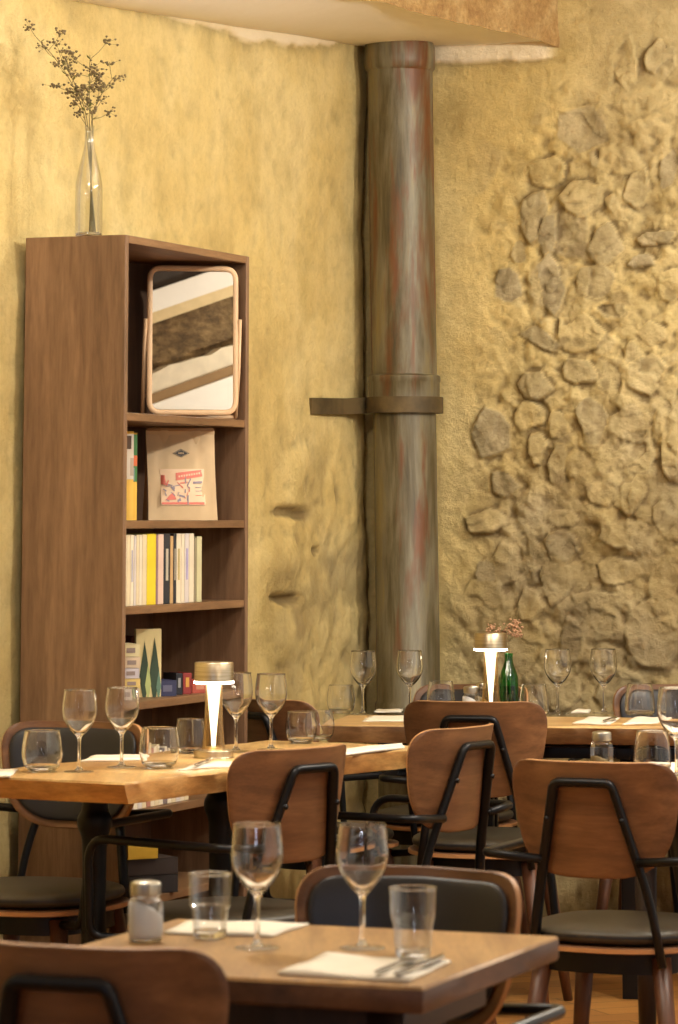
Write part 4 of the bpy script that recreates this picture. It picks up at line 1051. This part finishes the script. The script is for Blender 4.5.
napkin([(572, 724.5), (610, 725.5), (620, 718.5), (588, 718)], ZB, 'white napkin at the front of the far table below the rightmost wine glass', g, .005, 10)
napkin([(622, 725.5), (658, 724), (668, 718), (634, 719)], ZB, 'white napkin at the right end of the far table', g, .005, 11)
napkin([(634, 776), (690, 778), (700, 765), (648, 764)], ZR, 'white napkin on the right hand table under the tumbler', 'glassware on the right hand table', .008, 12)
def make_knife():
    b = outline2d([(-.0045, 0), (.0045, 0), (.004, .10), (.010, .115), (.009, .19), (0, .212), (-.004, .115)], .004, 3)
    return tag(obj('table_knife', shell(b, lambda x, y, o: Vector((x, y, .0025 + o)), .003), M['cutlery'], None, mats=[M['cutlery']]), '', 'knife')
def make_fork():
    parts = [shell(outline2d([(-.004, 0), (.004, 0), (.003, .11), (.011, .135), (.011, .155), (-.011, .155), (-.011, .135), (-.003, .11)], .004, 3), lambda x, y, o: Vector((x, y, .0025 + o)), .003)]
    for k in range(4):
        x = -.0095 + k * .00633; parts.append(box(.0028, .05, .002, (x, .178, .0028), .0007, 1))
    return tag(obj('table_fork', join(*parts), M['cutlery'], None, mats=[M['cutlery']]), '', 'fork')
kn, fk = make_knife(), make_fork(); used = set()
def lay(proto, pa, pb_, z, label, group):
    a, b = at(*pa, z), at(*pb_, z); d = (b - a)
    o = proto if proto.name not in used else proto.copy()
    if proto.name in used: COL.objects.link(o)
    used.add(proto.name)
    o.location = (a.x, a.y, z + .0088); o.rotation_euler = (0, 0, math.atan2(d.y, d.x) - pi / 2); tag(o, label, 'knife' if proto is kn else 'fork', group)
lay(kn, (396, 983), (441, 964), ZF, 'steel knife on the front napkin of the near square table', 'cutlery')
lay(fk, (376, 981), (420, 963), ZF, 'steel fork on the front napkin of the near square table', 'cutlery')
lay(kn, (196, 770), (226, 757), ZM, 'steel knife on the napkin in front of the table lamp', 'cutlery')
lay(kn, (604, 725), (626, 717), ZB, 'steel knife between the two front napkins on the far table', 'cutlery')

# ------------------------------------------------------------------ stone wall behind the camera with sloping plaster bands (seen in the table mirror)
V, F = [], []
Xg, Zg = np.meshgrid(np.arange(-5, 7, .06), np.arange(0, 3.25, .06)); hg = .05 * fbm(Xg, Zg, 3.5, 4, 3) + .03 * fbm(Xg, Zg, 11, 3, 8)
V = np.stack([Xg, -1.63 + hg, Zg], -1).reshape(-1, 3).tolist(); nu = Xg.shape[1]
for j in range(Xg.shape[0] - 1):
    for i in range(nu - 1): a = j * nu + i; F.append((a, a + 1, a + nu + 1, a + nu))
tag(obj('wall_front', (V, F), M['stone']), kind='structure')
M['white_paint'] = plain('white_paint', (246, 240, 228), .8, var=.03); M['gold_band'] = plain('gold_band', (222, 198, 150), .8); M['brown_band'] = plain('brown_band', (150, 118, 78), .8); M['dark_paint'] = plain('dark_paint', (60, 48, 38), .8)
def band(name, za, zb, y, mat, flat_top=None, flat_bot=None, bump=0):
    x0, x1, sl = 2.2, 6.2, .35; n = 60; V = []
    xs = np.linspace(x0, x1, n); nz = fbm(xs, xs * 0, 7, 4, 12) * bump
    for i, x in enumerate(xs):
        lo = flat_bot if flat_bot is not None else zb + sl * (x - 3.71); hi = flat_top if flat_top is not None else za + sl * (x - 3.71) + nz[i]
        hi = min(hi, 3.2); lo = min(max(lo, 0), hi)
        V += [(x, -1.7, lo), (x, y, lo), (x, y, hi), (x, -1.7, hi)]
    F = [(i * 4 + k, i * 4 + 4 + k, i * 4 + 4 + (k + 1) % 4, i * 4 + (k + 1) % 4) for i in range(n - 1) for k in range(4)]
    return tag(obj(name, (V, F), mat, None, False), kind='structure')
band('trim_2', 0, 2.90, -1.50, M['dark_paint'], flat_top=3.2)
band('trim_3', 2.90, 2.77, -1.44, M['white_paint'])
band('trim_4', 2.77, 2.70, -1.48, M['gold_band'])
band('trim_5', 2.40, 2.28, -1.50, M['paper'], bump=.05)
band('trim_6', 2.28, 2.22, -1.47, M['brown_band'])
band('trim_7', 2.22, 0, -1.42, M['white_paint'], flat_bot=0)
# ------------------------------------------------------------------ light
w = bpy.data.worlds.new('room_glow'); scn.world = w; w.use_nodes = True
bg = w.node_tree.nodes['Background']; bg.inputs[0].default_value = (1.0, .96, .88, 1); bg.inputs[1].default_value = .54
def lamp(name, kind, loc, energy, col, size=.06, aim=None, **kw):
    d = bpy.data.lights.new(name, kind); d.energy = energy; d.color = col
    if kind == 'AREA': d.size = size
    else: d.shadow_soft_size = size
    for k, v in kw.items(): setattr(d, k, v)
    o = bpy.data.objects.new(name, d); COL.objects.link(o); o.location = loc
    if aim is not None: o.rotation_euler = (Vector(aim) - Vector(loc)).to_track_quat('-Z', 'Y').to_euler()
    return o
WARM = (1, .95, .85)
lamp('ceiling_spot', 'POINT', (2.1, 8.5, 2.72), 100, WARM, .07)
lamp('ceiling_spot', 'POINT', (1.7, 7.2, 2.74), 74, WARM, .07)
lamp('ceiling_spot', 'POINT', (-.5, 6.6, 2.74), 52, WARM, .07)
lamp('ceiling_spot', 'POINT', (1.3, 4.6, 2.8), 18, WARM, .06)
lamp('ceiling_spot', 'POINT', (-1.4, 3.0, 2.8), 5, WARM, .06)
lamp('glint_fill', 'POINT', (2.9, 2.2, 1.95), 3.5, WARM, .08)  # unseen lamp added to put glints on the glasses
lamp('glint_fill', 'POINT', (-2.6, 3.4, 1.9), 3.5, WARM, .08)  # second added glint lamp, on the left
lamp('mirror_wall_fill', 'POINT', (5.4, -.2, 2.6), 70, WARM, .06)  # unseen fill added to brighten the wall reflected in the mirror
wl_ = lamp('window_glow', 'AREA', (-.7, -1.3, 1.9), 16, (.66, .78, 1), .3, (0, 6, .9), shape='RECTANGLE', size_y=1.0)
# ------------------------------------------------------------------ render look
scn.view_settings.view_transform = 'Standard'
scn.view_settings.look = 'None'
scn.view_settings.exposure = .42
scn.cycles.use_denoising = True
scn.cycles.max_bounces = 14; scn.cycles.transparent_max_bounces = 24; scn.cycles.transmission_bounces = 10
scn.cycles.sample_clamp_indirect = 6
scn.cycles.caustics_reflective = False; scn.cycles.caustics_refractive = False
